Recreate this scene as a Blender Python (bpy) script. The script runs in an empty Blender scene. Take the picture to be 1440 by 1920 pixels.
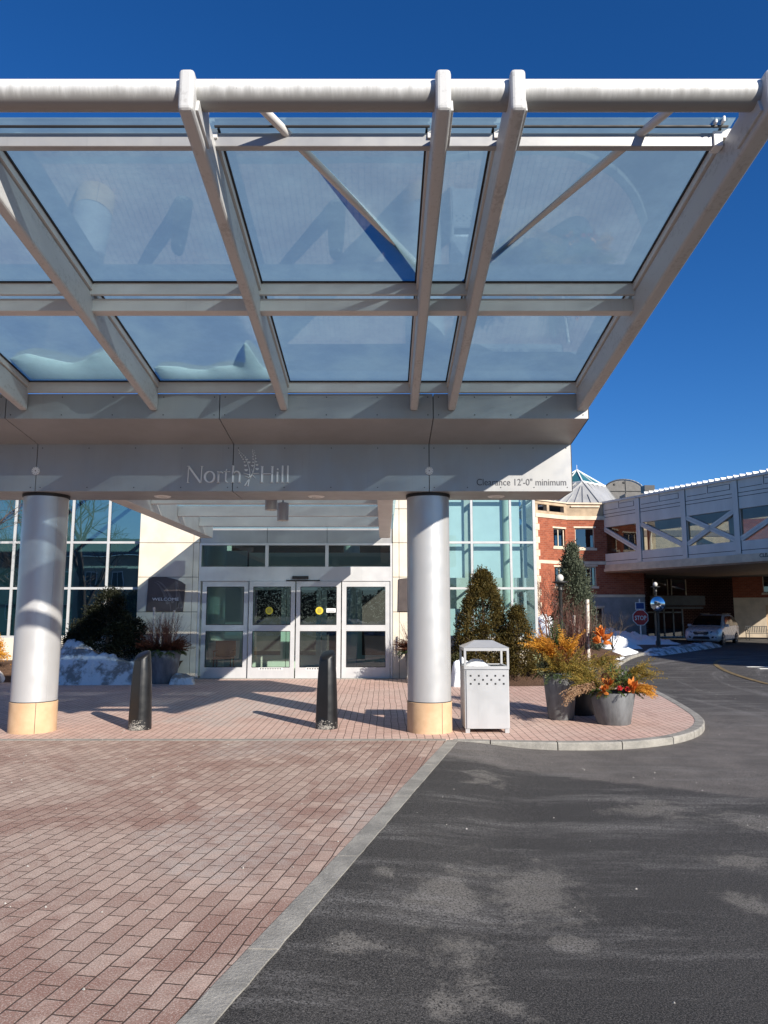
import bpy, bmesh, math, random
from math import sin, cos, pi, radians, sqrt, atan2, hypot
from mathutils import Vector, Matrix, noise
random.seed(7)
S = bpy.context.scene
COL = S.collection

# ------------------------------------------------------------------ camera calibration
F = 1385.0; PT = math.atan(188 / F); H = 1.8
def ray(u, v):
    yc = (960 - v) / F
    return ((u - 720) / F, cos(PT) - sin(PT) * yc, sin(PT) + cos(PT) * yc)
def G(u, v, z=0.0):
    r = ray(u, v); t = (z - H) / r[2]; return (r[0] * t, r[1] * t)
def D(u, v, Y):
    r = ray(u, v); t = Y / r[1]; return (r[0] * t, H + r[2] * t)

cam = bpy.data.cameras.new('camera'); camo = bpy.data.objects.new('camera', cam); COL.objects.link(camo)
camo.location = (0, 0, H); camo.rotation_euler = (pi / 2 + PT, 0, 0)
cam.sensor_fit = 'VERTICAL'; cam.sensor_height = 36; cam.lens = 36 * F / 1920
cam.clip_start = .05; cam.clip_end = 2000
S.camera = camo

# ------------------------------------------------------------------ materials
class NT:
    def __init__(s, name):
        s.m = bpy.data.materials.new(name); s.m.use_nodes = True
        s.t = s.m.node_tree; s.t.nodes.clear()
        s.out = s.t.nodes.new('ShaderNodeOutputMaterial')
    def n(s, typ, **kw):
        x = s.t.nodes.new('ShaderNode' + typ)
        for k, v in kw.items():
            if k in x.inputs.keys() or isinstance(k, int): s.set(x.inputs[k], v)
            else: setattr(x, k, v)
        return x
    def set(s, inp, v):
        if isinstance(v, bpy.types.NodeSocket): s.t.links.new(v, inp)
        else: inp.default_value = v
    def coord(s): return s.n('TexCoord').outputs['Object']
    def pos(s): return s.n('NewGeometry').outputs['Position']
    def mapping(s, vec, loc=(0,0,0), rot=(0,0,0), sc=(1,1,1)):
        m = s.n('Mapping'); s.set(m.inputs['Vector'], vec)
        m.inputs['Location'].default_value = loc; m.inputs['Rotation'].default_value = rot; m.inputs['Scale'].default_value = sc
        return m.outputs[0]
    def noise(s, vec, sc, det=4, rough=.55, dist=0):
        x = s.n('TexNoise'); s.set(x.inputs['Vector'], vec); x.inputs['Scale'].default_value = sc
        x.inputs['Detail'].default_value = det; x.inputs['Roughness'].default_value = rough; x.inputs['Distortion'].default_value = dist
        return x.outputs['Fac']
    def ramp(s, f, a, b, va=0., vb=1.):
        x = s.n('MapRange'); s.set(x.inputs['Value'], f); x.interpolation_type = 'SMOOTHSTEP'
        for i, v in zip(('From Min', 'From Max', 'To Min', 'To Max'), (a, b, va, vb)): x.inputs[i].default_value = v
        return x.outputs[0]
    def math(s, op, a, b=0.):
        x = s.n('Math'); x.operation = op; s.set(x.inputs[0], a); s.set(x.inputs[1], b); return x.outputs[0]
    def mix(s, f, a, b, mode='MIX'):
        x = s.n('Mix'); x.data_type = 'RGBA'; x.blend_type = mode
        s.set(x.inputs[0], f); s.set(x.inputs[6], c4(a)); s.set(x.inputs[7], c4(b)); return x.outputs[2]
    def bump(s, h, st=.3, d=.01):
        x = s.n('Bump'); s.set(x.inputs['Height'], h); x.inputs['Strength'].default_value = st; x.inputs['Distance'].default_value = d
        return x.outputs[0]
    def pbsdf(s, col, rough=.5, metal=0., normal=None, spec=.5, coat=0., sub=0.):
        x = s.n('BsdfPrincipled'); s.set(x.inputs['Base Color'], c4(col)); s.set(x.inputs['Roughness'], rough)
        s.set(x.inputs['Metallic'], metal); x.inputs['Specular IOR Level'].default_value = spec
        x.inputs['Coat Weight'].default_value = coat
        if normal is not None: s.set(x.inputs['Normal'], normal)
        return x
    def fin(s, sh):
        s.t.links.new(sh.outputs[0] if hasattr(sh, 'outputs') else sh, s.out.inputs[0]); return s.m
def c4(c):
    if isinstance(c, bpy.types.NodeSocket): return c
    return tuple(c) + (1,) if len(c) == 3 else c
MC = {}
def simple(name, col, rough=.5, metal=0., var=.12, vs=3., bs=0., bsc=60., spec=.5, coat=0.):
    if name in MC: return MC[name]
    t = NT(name); P = t.coord()
    f = t.noise(P, vs, 5)
    dark = tuple(c * (1 - var) for c in col); light = tuple(min(1, c * (1 + var)) for c in col)
    c = t.mix(t.ramp(f, .3, .7), dark, light)
    nm = t.bump(t.noise(P, bsc, 3), bs, .004) if bs else None
    r = t.ramp(t.noise(P, vs * 2.3, 3), .3, .7, max(.02, rough - .06), min(1, rough + .08))
    MC[name] = t.fin(t.pbsdf(c, r, metal, nm, spec, coat)); return MC[name]

def m_panel(name, col, rough, metal):
    t = NT(name); P = t.coord()
    c = t.mix(t.ramp(t.noise(t.mapping(P, sc=(1, 1, .35)), 1.6, 4), .3, .7), tuple(x * .93 for x in col), tuple(x * 1.05 for x in col))
    st = t.noise(t.mapping(P, sc=(26, 26, .8)), 1., 4)
    c = t.mix(t.ramp(st, .58, .82, 0, .22), c, tuple(x * .62 for x in col))
    nm = t.bump(t.noise(P, 1.3, 2), .06, .05)
    return t.fin(t.pbsdf(c, t.ramp(t.noise(P, 5, 4), .3, .7, rough - .05, rough + .07), metal, nm))
M_PANEL = m_panel('panel_metal', (.36, .36, .36), .42, .35)
M_COLUMN = m_panel('column_metal', (.50, .50, .50), .36, .35)
M_WHITE = m_panel('white_paint', (.62, .60, .57), .42, .0)
def m_pipe():   # weathered white paint, soot on the underside and pits
    t = NT('weathered_paint'); P = t.coord()
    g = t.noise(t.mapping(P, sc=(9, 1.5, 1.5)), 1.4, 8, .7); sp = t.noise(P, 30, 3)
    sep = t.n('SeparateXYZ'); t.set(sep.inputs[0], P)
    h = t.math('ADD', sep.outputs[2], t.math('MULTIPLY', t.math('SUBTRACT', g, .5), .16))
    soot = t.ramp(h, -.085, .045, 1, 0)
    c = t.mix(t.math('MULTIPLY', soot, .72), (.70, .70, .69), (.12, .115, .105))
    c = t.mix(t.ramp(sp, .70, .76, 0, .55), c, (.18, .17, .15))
    return t.fin(t.pbsdf(c, .5))
M_PIPE = m_pipe()
def m_rafter():
    t = NT('rafter_paint'); P = t.coord()
    n = t.noise(t.mapping(P, sc=(3, .7, 3)), 2.2, 8, .7)
    f = t.noise(P, 26, 5, .7)
    sep = t.n('SeparateXYZ'); t.set(sep.inputs[0], P)
    front = t.ramp(sep.outputs[1], 5.1, 6.6, .30, .04)
    c = t.mix(t.math('MULTIPLY', t.ramp(t.math('MULTIPLY', n, f), .26, .36), front), (.50, .50, .495), (.17, .16, .145))
    return t.fin(t.pbsdf(c, .45))
M_RAFTER = m_rafter()
M_SOFFIT = M_PANEL
M_DARK = simple('dark_joint', (.015, .015, .017), .6)
M_BLACK = simple('black_rubber', (.02, .02, .021), .5, bs=.1)
M_BOLLARD = simple('black_bollard_plastic', (.009, .0095, .0105), .33, var=.2, bs=.1, bsc=120)
def m_base():
    t = NT('tan_column_stone'); P = t.coord()
    c = t.mix(t.ramp(t.noise(P, 4, 6, .6), .3, .7), (.50, .33, .19), (.60, .41, .25))
    c = t.mix(t.ramp(t.noise(P, 22, 4), .62, .8, 0, .4), c, (.45, .28, .14))
    return t.fin(t.pbsdf(c, .7, 0, t.bump(t.noise(P, 90, 3), .25, .003)))
M_BASE = m_base()
def m_stone():
    t = NT('beige_cladding'); P = t.coord()
    c = t.mix(t.ramp(t.noise(P, 2.5, 5), .3, .7), (.60, .54, .44), (.68, .62, .52))
    c = t.mix(t.ramp(t.noise(t.mapping(P, sc=(8, 8, .5)), 2, 4), .6, .85, 0, .25), c, (.42, .37, .29))
    return t.fin(t.pbsdf(c, .65, 0, t.bump(t.noise(P, 50, 3), .1, .003)))
M_STONE = m_stone()
M_DOOR = m_panel('door_aluminium', (.57, .57, .575), .38, .25)
M_SILVER = m_panel('silver_bin_paint', (.47, .475, .48), .38, .3)
M_MULL = simple('white_mullion', (.48, .49, .49), .4, .1, var=.05)

def m_glass(name, tint, ior, rough=0., cover=0., covcol=(.5, .5, .5), gcol=(.92, .96, 1)):
    t = NT(name)
    tr = t.n('BsdfTransparent'); tr.inputs[0].default_value = c4(tint)
    base = tr.outputs[0]
    if cover:
        tl = t.n('BsdfTranslucent'); tl.inputs[0].default_value = c4(covcol)
        P = t.pos(); f = t.ramp(t.noise(P, 1.2, 6, .65), .3, .75, cover * .8, min(1, cover * 1.15))
        mx = t.n('MixShader'); t.set(mx.inputs[0], f); t.t.links.new(base, mx.inputs[1]); t.t.links.new(tl.outputs[0], mx.inputs[2]); base = mx.outputs[0]
    gl = t.n('BsdfGlossy'); gl.inputs['Roughness'].default_value = rough; gl.inputs[0].default_value = c4(gcol)
    f0 = ((ior - 1)/(ior + 1))**2
    geo = t.n('NewGeometry'); dt = t.n('VectorMath'); dt.operation = 'DOT_PRODUCT'; t.set(dt.inputs[0], geo.outputs['Incoming']); t.set(dt.inputs[1], geo.outputs['Normal'])
    k5 = t.math('POWER', t.math('SUBTRACT', 1., t.math('ABSOLUTE', dt.outputs['Value'])), 5.)
    frv = t.math('ADD', t.math('MULTIPLY', k5, 1 - f0), f0)
    wob = t.bump(t.noise(t.pos(), .8, 2), .03, .05); t.set(gl.inputs['Normal'], wob)
    mx = t.n('MixShader'); t.set(mx.inputs[0], frv); t.t.links.new(base, mx.inputs[1]); t.t.links.new(gl.outputs[0], mx.inputs[2])
    return t.fin(mx.outputs[0])
M_ROOFGLASS = m_glass('frosted_roof_glass', (.32, .44, .52), 2.2, .0, .76, (.26, .395, .46), (.62, .86, .95))
M_WINGLASS = m_glass('tinted_reflective_glass', (.10, .20, .23), 3.3)
M_TEALGLASS = m_glass('teal_curtain_glass', (.60, .73, .74), 1.8)
M_DOORGLASS = m_glass('door_glass', (.68, .77, .73), 1.9)
M_TRGLASS = m_glass('transom_glass', (.40, .58, .54), 2.0)
M_FARGLASS = m_glass('far_window_glass', (.22, .26, .28), 2.4)
M_BRGLASS = m_glass('bridge_glass', (.55, .56, .52), 1.8)
M_CARGLASS = simple('car_glass', (.008, .009, .011), .06, 0)

def shape_mask(t, P, items, nz=.35, nscale=2.2, lo=.45, hi=1.35):
    """sum of soft noisy ellipses: items = (cx, cy, rx, ry, ang)"""
    n = t.noise(P, nscale, 9, .72, .4)
    tot = None
    for cx, cy, rx, ry, an in items:
        v = t.n('VectorMath'); v.operation = 'SUBTRACT'; t.set(v.inputs[0], P); v.inputs[1].default_value = (cx, cy, 0)
        r = t.n('VectorRotate'); r.rotation_type = 'Z_AXIS'; t.set(r.inputs['Vector'], v.outputs[0]); r.inputs['Angle'].default_value = -an
        q = t.n('VectorMath'); q.operation = 'MULTIPLY'; t.set(q.inputs[0], r.outputs[0]); q.inputs[1].default_value = (1 / rx, 1 / ry, 0)
        l = t.n('VectorMath'); l.operation = 'LENGTH'; t.set(l.inputs[0], q.outputs[0])
        d = t.math('ADD', l.outputs['Value'], t.math('MULTIPLY', t.math('SUBTRACT', n, .5), nz * 6))
        m = t.ramp(d, lo, hi, 1, 0)
        tot = m if tot is None else t.math('MAXIMUM', tot, m)
    return tot
def px_ellipse(u0, v0, u1, v1, an=0):
    a = G(u0, v0); b = G(u1, v1); cx = (G((u0+u1)/2, (v0+v1)/2))
    return (cx[0], cx[1], abs(G(u1, (v0+v1)/2)[0] - G(u0, (v0+v1)/2)[0]) / 2, abs(b[1] - a[1]) / 2, an)

def m_pavers(name, ang, c1, c2, mort, sal, patches, k=1., pk=.85):
    t = NT(name); P = t.pos()
    wv = t.noise(P, 1.1, 2)
    V = t.n('VectorMath'); V.operation = 'ADD'; t.set(V.inputs[0], P)
    W = t.n('CombineXYZ'); t.set(W.inputs[0], t.math('MULTIPLY', t.math('SUBTRACT', wv, .5), .05)); t.t.links.new(W.outputs[0], V.inputs[1])
    Q = t.mapping(V.outputs[0], rot=(0, 0, ang))
    b = t.n('TexBrick'); t.set(b.inputs['Vector'], Q)
    b.inputs['Scale'].default_value = 1; b.inputs['Brick Width'].default_value = .235; b.inputs['Row Height'].default_value = .1175
    b.inputs['Mortar Size'].default_value = .0062 if k == 1 else .005; b.inputs['Mortar Smooth'].default_value = .55 if k == 1 else .3; b.inputs['Bias'].default_value = 0
    b.inputs['Color1'].default_value = c4(c1); b.inputs['Color2'].default_value = c4(c2); b.inputs['Mortar'].default_value = (0, 0, 0, 1)
    big = t.noise(P, .45, 5, .6); fine = t.noise(P, 140, 3, .7); med = t.noise(P, 9, 5, .65)
    c = b.outputs['Color']
    c = t.mix(t.ramp(big, .38, .66, 0, .55), c, sal)
    c = t.mix(t.ramp(med, .35, .75, 0, .45*k), c, tuple(x * .55 for x in c1))
    c = t.mix(t.ramp(t.noise(P, .9, 6, .7, .6), .46, .60, 0, .72*k), c, (.26, .115, .085))
    if patches:
        c = t.mix(t.math('MULTIPLY', shape_mask(t, P, patches, .6, 1.3), t.ramp(med, .3, .7, .1, pk)), c, (.55, .51, .47))
    c = t.mix(t.ramp(fine, .42, .60, 0, .30+.22*k), c, (.17, .11, .085))
    g2_ = t.noise(P, 75, 4, .8); c = t.mix(t.ramp(g2_, .44, .60, 0, .5*k), c, (.20, .14, .11))
    c = t.mix(t.ramp(t.noise(P, 95, 2, .8), .52, .62, 0, .45), c, (.68, .58, .51))
    c = t.mix(t.ramp(t.noise(P, 210, 2), .60, .70, 0, .55), c, (.62, .55, .50))
    sand = t.ramp(t.noise(P, .8, 4), .4, .65)
    c = t.mix(b.outputs['Fac'], c, t.mix(t.math('MULTIPLY', sand, .25), mort, (.20, .14, .11)))
    h = t.math('SUBTRACT', t.math('MULTIPLY', fine, .22), b.outputs['Fac'])
    return t.fin(t.pbsdf(c, .82, 0, t.bump(h, .6, .006), .3))
ANG_F = -(pi / 2 - math.atan(.18))       # courses of the front paving run along the flush kerb
M_PLAZA = m_pavers('front_pavers', ANG_F, (.64, .46, .375), (.33, .185, .145), (.065, .04, .03), (.60, .49, .41), [px_ellipse(280, 1500, 560, 1640), px_ellipse(640, 1480, 800, 1560), px_ellipse(380, 1380, 620, 1420)], 1., .6)
M_WALK = m_pavers('walk_pavers', -pi / 2, (.72, .47, .385), (.60, .38, .31), (.08, .05, .04), (.74, .58, .49), [px_ellipse(330, 1295, 560, 1350)], .35, .9)

def m_asphalt():
    t = NT('asphalt'); P = t.pos()
    a = G(864, 1421); b = G(1440, 1478)
    ang = atan2(b[1] - a[1], b[0] - a[0])
    fine = t.noise(P, 120, 3, .8); f2 = t.noise(P, 60, 5, .75); big = t.noise(P, .5, 5, .6)
    dark = t.mix(t.ramp(big, .3, .7), (.024, .023, .0225), (.042, .040, .038))
    old = t.mix(t.ramp(t.noise(P, 1.7, 6, .65), .3, .7), (.10, .09, .082), (.17, .152, .138))
    Q = t.mapping(P, loc=(0, 0, 0)); v = t.n('VectorMath'); v.operation = 'SUBTRACT'; t.set(v.inputs[0], Q); v.inputs[1].default_value = (a[0], a[1], 0)
    r = t.n('VectorRotate'); r.rotation_type = 'Z_AXIS'; t.set(r.inputs['Vector'], v.outputs[0]); r.inputs['Angle'].default_value = -ang
    sp = t.n('SeparateXYZ'); t.set(sp.inputs[0], r.outputs[0])
    edge = t.math('ADD', sp.outputs[1], t.math('MULTIPLY', t.math('SUBTRACT', t.noise(P, 3, 6, .7), .5), .5))
    s2 = t.n('SeparateXYZ'); t.set(s2.inputs[0], P)
    far = t.ramp(s2.outputs[1], 12, 16, 1, .25)
    isold = t.math('MULTIPLY', t.ramp(edge, -.08, .12), far)
    c = t.mix(isold, dark, old)
    pt = [px_ellipse(775, 1620, 905, 1720), px_ellipse(820, 1690, 925, 1850), px_ellipse(915, 1590, 1090, 1700), px_ellipse(960, 1600, 1050, 1650),
          px_ellipse(1010, 1720, 1130, 1755, -.3), px_ellipse(1160, 1480, 1290, 1508), px_ellipse(1330, 1500, 1440, 1530), px_ellipse(790, 1820, 870, 1870),
          px_ellipse(590, 1745, 760, 1775), px_ellipse(900, 1840, 1030, 1868, -.6), px_ellipse(870, 1440, 960, 1462), px_ellipse(1360, 1650, 1460, 1690), px_ellipse(700, 1620, 740, 1640), px_ellipse(1330, 1575, 1460, 1600)]
    m = shape_mask(t, P, pt, 1.0, 2.4, .35, 1.30)
    m = t.math('MULTIPLY', m, t.ramp(f2, .3, .7, .15, .9))
    c = t.mix(m, c, (.24, .222, .195))
    st = t.noise(t.mapping(P, rot=(0, 0, .9), sc=(.35, 2.2, 1)), 1.0, 8, .72)
    c = t.mix(t.math('MULTIPLY', t.ramp(st, .47, .66), t.ramp(f2, .38, .62, .05, .95)), c, (.24, .23, .22))
    v2 = t.n('VectorMath'); v2.operation = 'SUBTRACT'; t.set(v2.inputs[0], P); v2.inputs[1].default_value = (24, 17, 0)
    l2 = t.n('VectorMath'); l2.operation = 'LENGTH'; t.set(l2.inputs[0], v2.outputs[0]); rr = l2.outputs['Value']
    cb2 = t.n('CombineXYZ'); t.set(cb2.inputs[0], rr); s3 = t.n('SeparateXYZ'); t.set(s3.inputs[0], v2.outputs[0]); t.set(cb2.inputs[1], t.math('MULTIPLY', t.math('ARCTAN2', s3.outputs[1], s3.outputs[0]), 3.))
    sn = t.noise(t.mapping(cb2.outputs[0], sc=(1.7, .5, 1)), 1., 9, .75)
    fr2 = t.math('MULTIPLY', t.ramp(s2.outputs[1], 11.5, 16, 0, 1), t.ramp(sn, .50, .66, 0, 1))
    c = t.mix(t.math('MULTIPLY', fr2, t.ramp(f2, .40, .60, .1, .9)), c, (.30, .29, .28))
    c = t.mix(t.ramp(fine, .48, .60, 0, .55), c, (.17, .16, .15)); c = t.mix(t.ramp(f2, .55, .7, 0, .3), c, (.15, .14, .135))
    c = t.mix(t.ramp(t.noise(P, 80, 3), .36, .47, .85, 0), c, (.010, .010, .010))
    h = t.math('ADD', fine, t.math('MULTIPLY', f2, .6))
    return t.fin(t.pbsdf(c, .8, 0, t.bump(h, .55, .005), .3))
M_ASPHALT = m_asphalt()
def m_granite():
    t = NT('granite_kerb'); P = t.pos()
    c = t.mix(t.ramp(t.noise(P, 3, 6, .7), .3, .7), (.21, .20, .18), (.36, .34, .30))
    c = t.mix(t.ramp(t.noise(P, 60, 4, .8), .5, .75, 0, .6), c, (.12, .115, .10))
    c = t.mix(t.ramp(t.noise(P, 130, 2), .6, .7, 0, .6), c, (.55, .53, .5))
    return t.fin(t.pbsdf(c, .8, 0, t.bump(t.noise(P, 35, 6, .7), .8, .012), .3))
M_GRANITE = m_granite()
def m_snow():
    t = NT('old_snow'); P = t.pos()
    g = t.noise(P, 2.2, 8, .7)
    c = t.mix(t.ramp(g, .44, .58, 0, .88), (.70, .71, .72), (.19, .17, .15))
    x = t.pbsdf(c, .65, 0, t.bump(t.noise(P, 14, 7, .7), .7, .05), .3)
    x.inputs['Subsurface Weight'].default_value = .0
    return t.fin(x)
M_SNOW = m_snow()
def m_cleansnow():
    t = NT('clean_snow'); P = t.pos()
    return t.fin(t.pbsdf(t.mix(t.noise(P, 3, 4), (.78, .80, .82), (.86, .88, .90)), .6, 0, t.bump(t.noise(P, 9, 6, .65), .6, .05), .3))
M_SNOW2 = m_cleansnow()
def m_roofsnow():
    t = NT('roof_snow'); P = t.pos()
    b = t.pbsdf((.82, .86, .86), .6, 0, t.bump(t.noise(P, 12, 6, .6), .5, .03), .3); tl = t.n('BsdfTranslucent'); tl.inputs[0].default_value = (.93, .96, .93, 1)
    mx = t.n('MixShader'); mx.inputs[0].default_value = .88; t.t.links.new(b.outputs[0], mx.inputs[1]); t.t.links.new(tl.outputs[0], mx.inputs[2])
    return t.fin(mx.outputs[0])
M_ROOFSNOW = m_roofsnow()
def m_mulch():
    t = NT('mulch'); P = t.pos()
    f = t.noise(t.mapping(P, sc=(1, 2.5, 1)), 28, 6, .8)
    c = t.mix(t.ramp(f, .35, .7), (.035, .02, .013), (.22, .13, .085))
    return t.fin(t.pbsdf(c, .9, 0, t.bump(f, 1, .04), .2))
M_MULCH = m_mulch()
M_GROUND = simple('winter_ground', (.16, .15, .13), .9, var=.3, vs=.6, bs=.3, bsc=8)
def m_brick(name, ang, c1=(.36, .105, .055), c2=(.24, .065, .036)):
    t = NT(name); P = t.mapping(t.pos(), rot=(0, 0, -ang))
    sp = t.n('SeparateXYZ'); t.set(sp.inputs[0], P); cb = t.n('CombineXYZ'); t.t.links.new(sp.outputs[0], cb.inputs[0]); t.t.links.new(sp.outputs[2], cb.inputs[1])
    b = t.n('TexBrick'); t.set(b.inputs['Vector'], cb.outputs[0])
    for k, v in {'Scale': 1, 'Brick Width': .29, 'Row Height': .12, 'Mortar Size': .008, 'Mortar Smooth': .2, 'Bias': 0.}.items(): b.inputs[k].default_value = v
    b.inputs['Color1'].default_value = c4(c1); b.inputs['Color2'].default_value = c4(c2); b.inputs['Mortar'].default_value = (.30, .17, .12, 1)
    c = t.mix(t.ramp(t.noise(P, .8, 5, .6), .35, .7, 0, .35), b.outputs['Color'], tuple(x * .55 for x in c1))
    return t.fin(t.pbsdf(c, .85, 0, t.bump(t.math('SUBTRACT', 1., b.outputs['Fac']), .4, .01), .2))
M_CREAM = simple('cream_stone', (.60, .50, .38), .75, var=.12, vs=2, bs=.1)
M_TAN = simple('tan_concrete', (.40, .30, .20), .8, var=.22, vs=1.6, bs=.15)
M_GREYSTONE = simple('grey_stone', (.24, .24, .24), .8, var=.2, vs=1.4, bs=.15)
M_BEIGE = simple('beige_render', (.36, .33, .25), .85, var=.1, vs=.8)
M_SEAM = simple('standing_seam_metal', (.40, .40, .39), .4, .2, var=.12, vs=.7)
M_GREYROOF = simple('grey_roof_metal', (.105, .10, .095), .55, .1, var=.15)
M_BRIDGE = m_panel('bridge_cladding', (.60, .59, .57), .5, .05)
M_RIB = simple('wood_soffit', (.26, .16, .10), .6, var=.15)
M_INNER = simple('interior_plaster', (.58, .60, .55), .8, var=.04)
M_PALE = simple('pale_green_column', (.62, .70, .60), .6, var=.04)
M_SHADE = simple('window_shade', (.66, .74, .74), .8, var=.03)
M_IFLOOR = simple('interior_floor', (.20, .18, .15), .35, var=.2)
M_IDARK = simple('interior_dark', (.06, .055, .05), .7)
M_WOOD = simple('chair_wood', (.22, .09, .04), .45)
M_RED = simple('sign_red', (.50, .015, .02), .35, var=.06)
M_SIGNWHITE = simple('sign_white', (.80, .80, .78), .4, var=.03)
M_BLUE = simple('sign_blue', (.015, .06, .22), .4)
M_YELLOW = simple('sticker_yellow', (.55, .43, .03), .4)
M_ROADPAINT = simple('road_paint_white', (.70, .70, .66), .7, var=.2, vs=8)
M_ROADYELLOW = simple('road_paint_yellow', (.17, .12, .05), .75, var=.35, vs=6)
M_SIGNBROWN = simple('sign_plate_brown', (.105, .085, .08), .35, .3, var=.1)
M_LETTER = simple('sign_letter_metal', (.80, .80, .78), .4, .1, var=.04)
M_INK = simple('sign_ink', (.07, .07, .08), .5)
M_SPRIG = simple('sprig_engraving', (.20, .175, .165), .4, .3)
def m_pot(name, c):
    t = NT(name); P = t.coord()
    n = t.noise(t.mapping(P, sc=(3, 3, .9)), 3, 7, .65)
    k = t.mix(t.ramp(n, .3, .7), tuple(x * .72 for x in c), tuple(x * 1.3 for x in c))
    return t.fin(t.pbsdf(k, .55, 0, t.bump(t.noise(P, 40, 4), .1, .004)))
M_POT = m_pot('grey_pot', (.125, .13, .135)); M_POTSHADE = m_pot('pot_shade_tone', (.02, .02, .021)); M_POT2 = m_pot('slate_pot', (.13, .13, .145))  # near-black tone of the middle pot is deep shade put into its colour
def m_leaf(name, cols, rough=.6, vs=6.):
    t = NT(name); P = t.pos()
    oi = t.noise(P, vs, 4, .7); o2 = t.noise(P, vs * 7, 2)
    c = t.mix(t.ramp(oi, .35, .65), cols[0], cols[1]); c = t.mix(t.ramp(o2, .45, .7), c, cols[2])
    b = t.pbsdf(c, rough, 0, None, .25)
    tl = t.n('BsdfTranslucent'); t.set(tl.inputs[0], c)
    mx = t.n('MixShader'); mx.inputs[0].default_value = .25; t.t.links.new(b.outputs[0], mx.inputs[1]); t.t.links.new(tl.outputs[0], mx.inputs[2])
    return t.fin(mx.outputs[0])
M_CONIFER = m_leaf('bronzed_conifer', [(.045, .042, .012), (.09, .072, .018), (.14, .085, .02)])
M_CONDARK = m_leaf('dark_conifer', [(.012, .016, .008), (.02, .024, .012), (.025, .025, .014)])
M_SPRUCE = m_leaf('spruce_needles', [(.07, .085, .055), (.11, .13, .085), (.15, .17, .12)])
M_YEW = m_leaf('yew_needles', [(.04, .05, .018), (.07, .075, .025), (.09, .07, .03)])
M_GOLD = m_leaf('golden_fronds', [(.62, .30, .03), (.50, .20, .03), (.68, .38, .06)], vs=4)
M_OLIVE = m_leaf('olive_fronds', [(.27, .20, .04), (.15, .14, .035), (.40, .24, .05)], vs=4)
M_GREENF = m_leaf('green_fronds', [(.06, .10, .03), (.10, .14, .035), (.04, .07, .025)], vs=5)
M_DRYF = m_leaf('dry_fronds', [(.42, .26, .16), (.34, .20, .11), (.50, .36, .22)], vs=5)
M_MAGN = m_leaf('orange_magnolia_leaves', [(.62, .20, .04), (.55, .15, .03), (.70, .30, .08)], .4, 9)
M_BURG = m_leaf('burgundy_berries', [(.11, .015, .012), (.17, .03, .02), (.09, .012, .012)], .4)
M_SAGE = m_leaf('sage_leaves', [(.20, .22, .12), (.28, .28, .16), (.15, .18, .09)])
M_BROWNF = m_leaf('russet_foliage', [(.09, .028, .016), (.13, .045, .022), (.07, .03, .018)])
M_BERRY = simple('red_berries', (.45, .012, .015), .25)
M_TWIG = simple('red_twigs', (.13, .05, .035), .6)
M_BARK = simple('bark', (.10, .075, .055), .85, var=.3, vs=12, bs=.5, bsc=40)
M_BARKD = simple('dark_bark', (.045, .035, .028), .85, var=.3, vs=12)
def m_birch():
    t = NT('birch_bark'); P = t.coord()
    n = t.noise(t.mapping(P, sc=(8, 8, 26)), 1.5, 5, .7)
    c = t.mix(t.ramp(n, .60, .68), (.66, .60, .52), (.10, .07, .05))
    c = t.mix(t.ramp(t.noise(t.mapping(P, sc=(1, 1, 3)), 11, 5, .7), .50, .62, 0, .85), c, (.22, .14, .10))
    return t.fin(t.pbsdf(c, .8, 0, t.bump(n, .4, .006)))
M_BIRCH = m_birch()
M_VAN = simple('van_paint', (.62, .63, .66), .3, .15, var=.02, coat=.6)
M_TYRE = simple('tyre', (.02, .02, .02), .8)
M_RIM = simple('rim', (.35, .35, .36), .3, .8)
M_GLOBE = simple('lamp_globe', (.58, .56, .52), .3, var=.03)
M_POLE = simple('lamp_black', (.02, .021, .022), .45)
M_MIRROR = simple('mirror', (.85, .87, .9), .03, 1.0, var=0)
M_CHROME = simple('chrome', (.6, .6, .62), .2, 1.)

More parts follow.
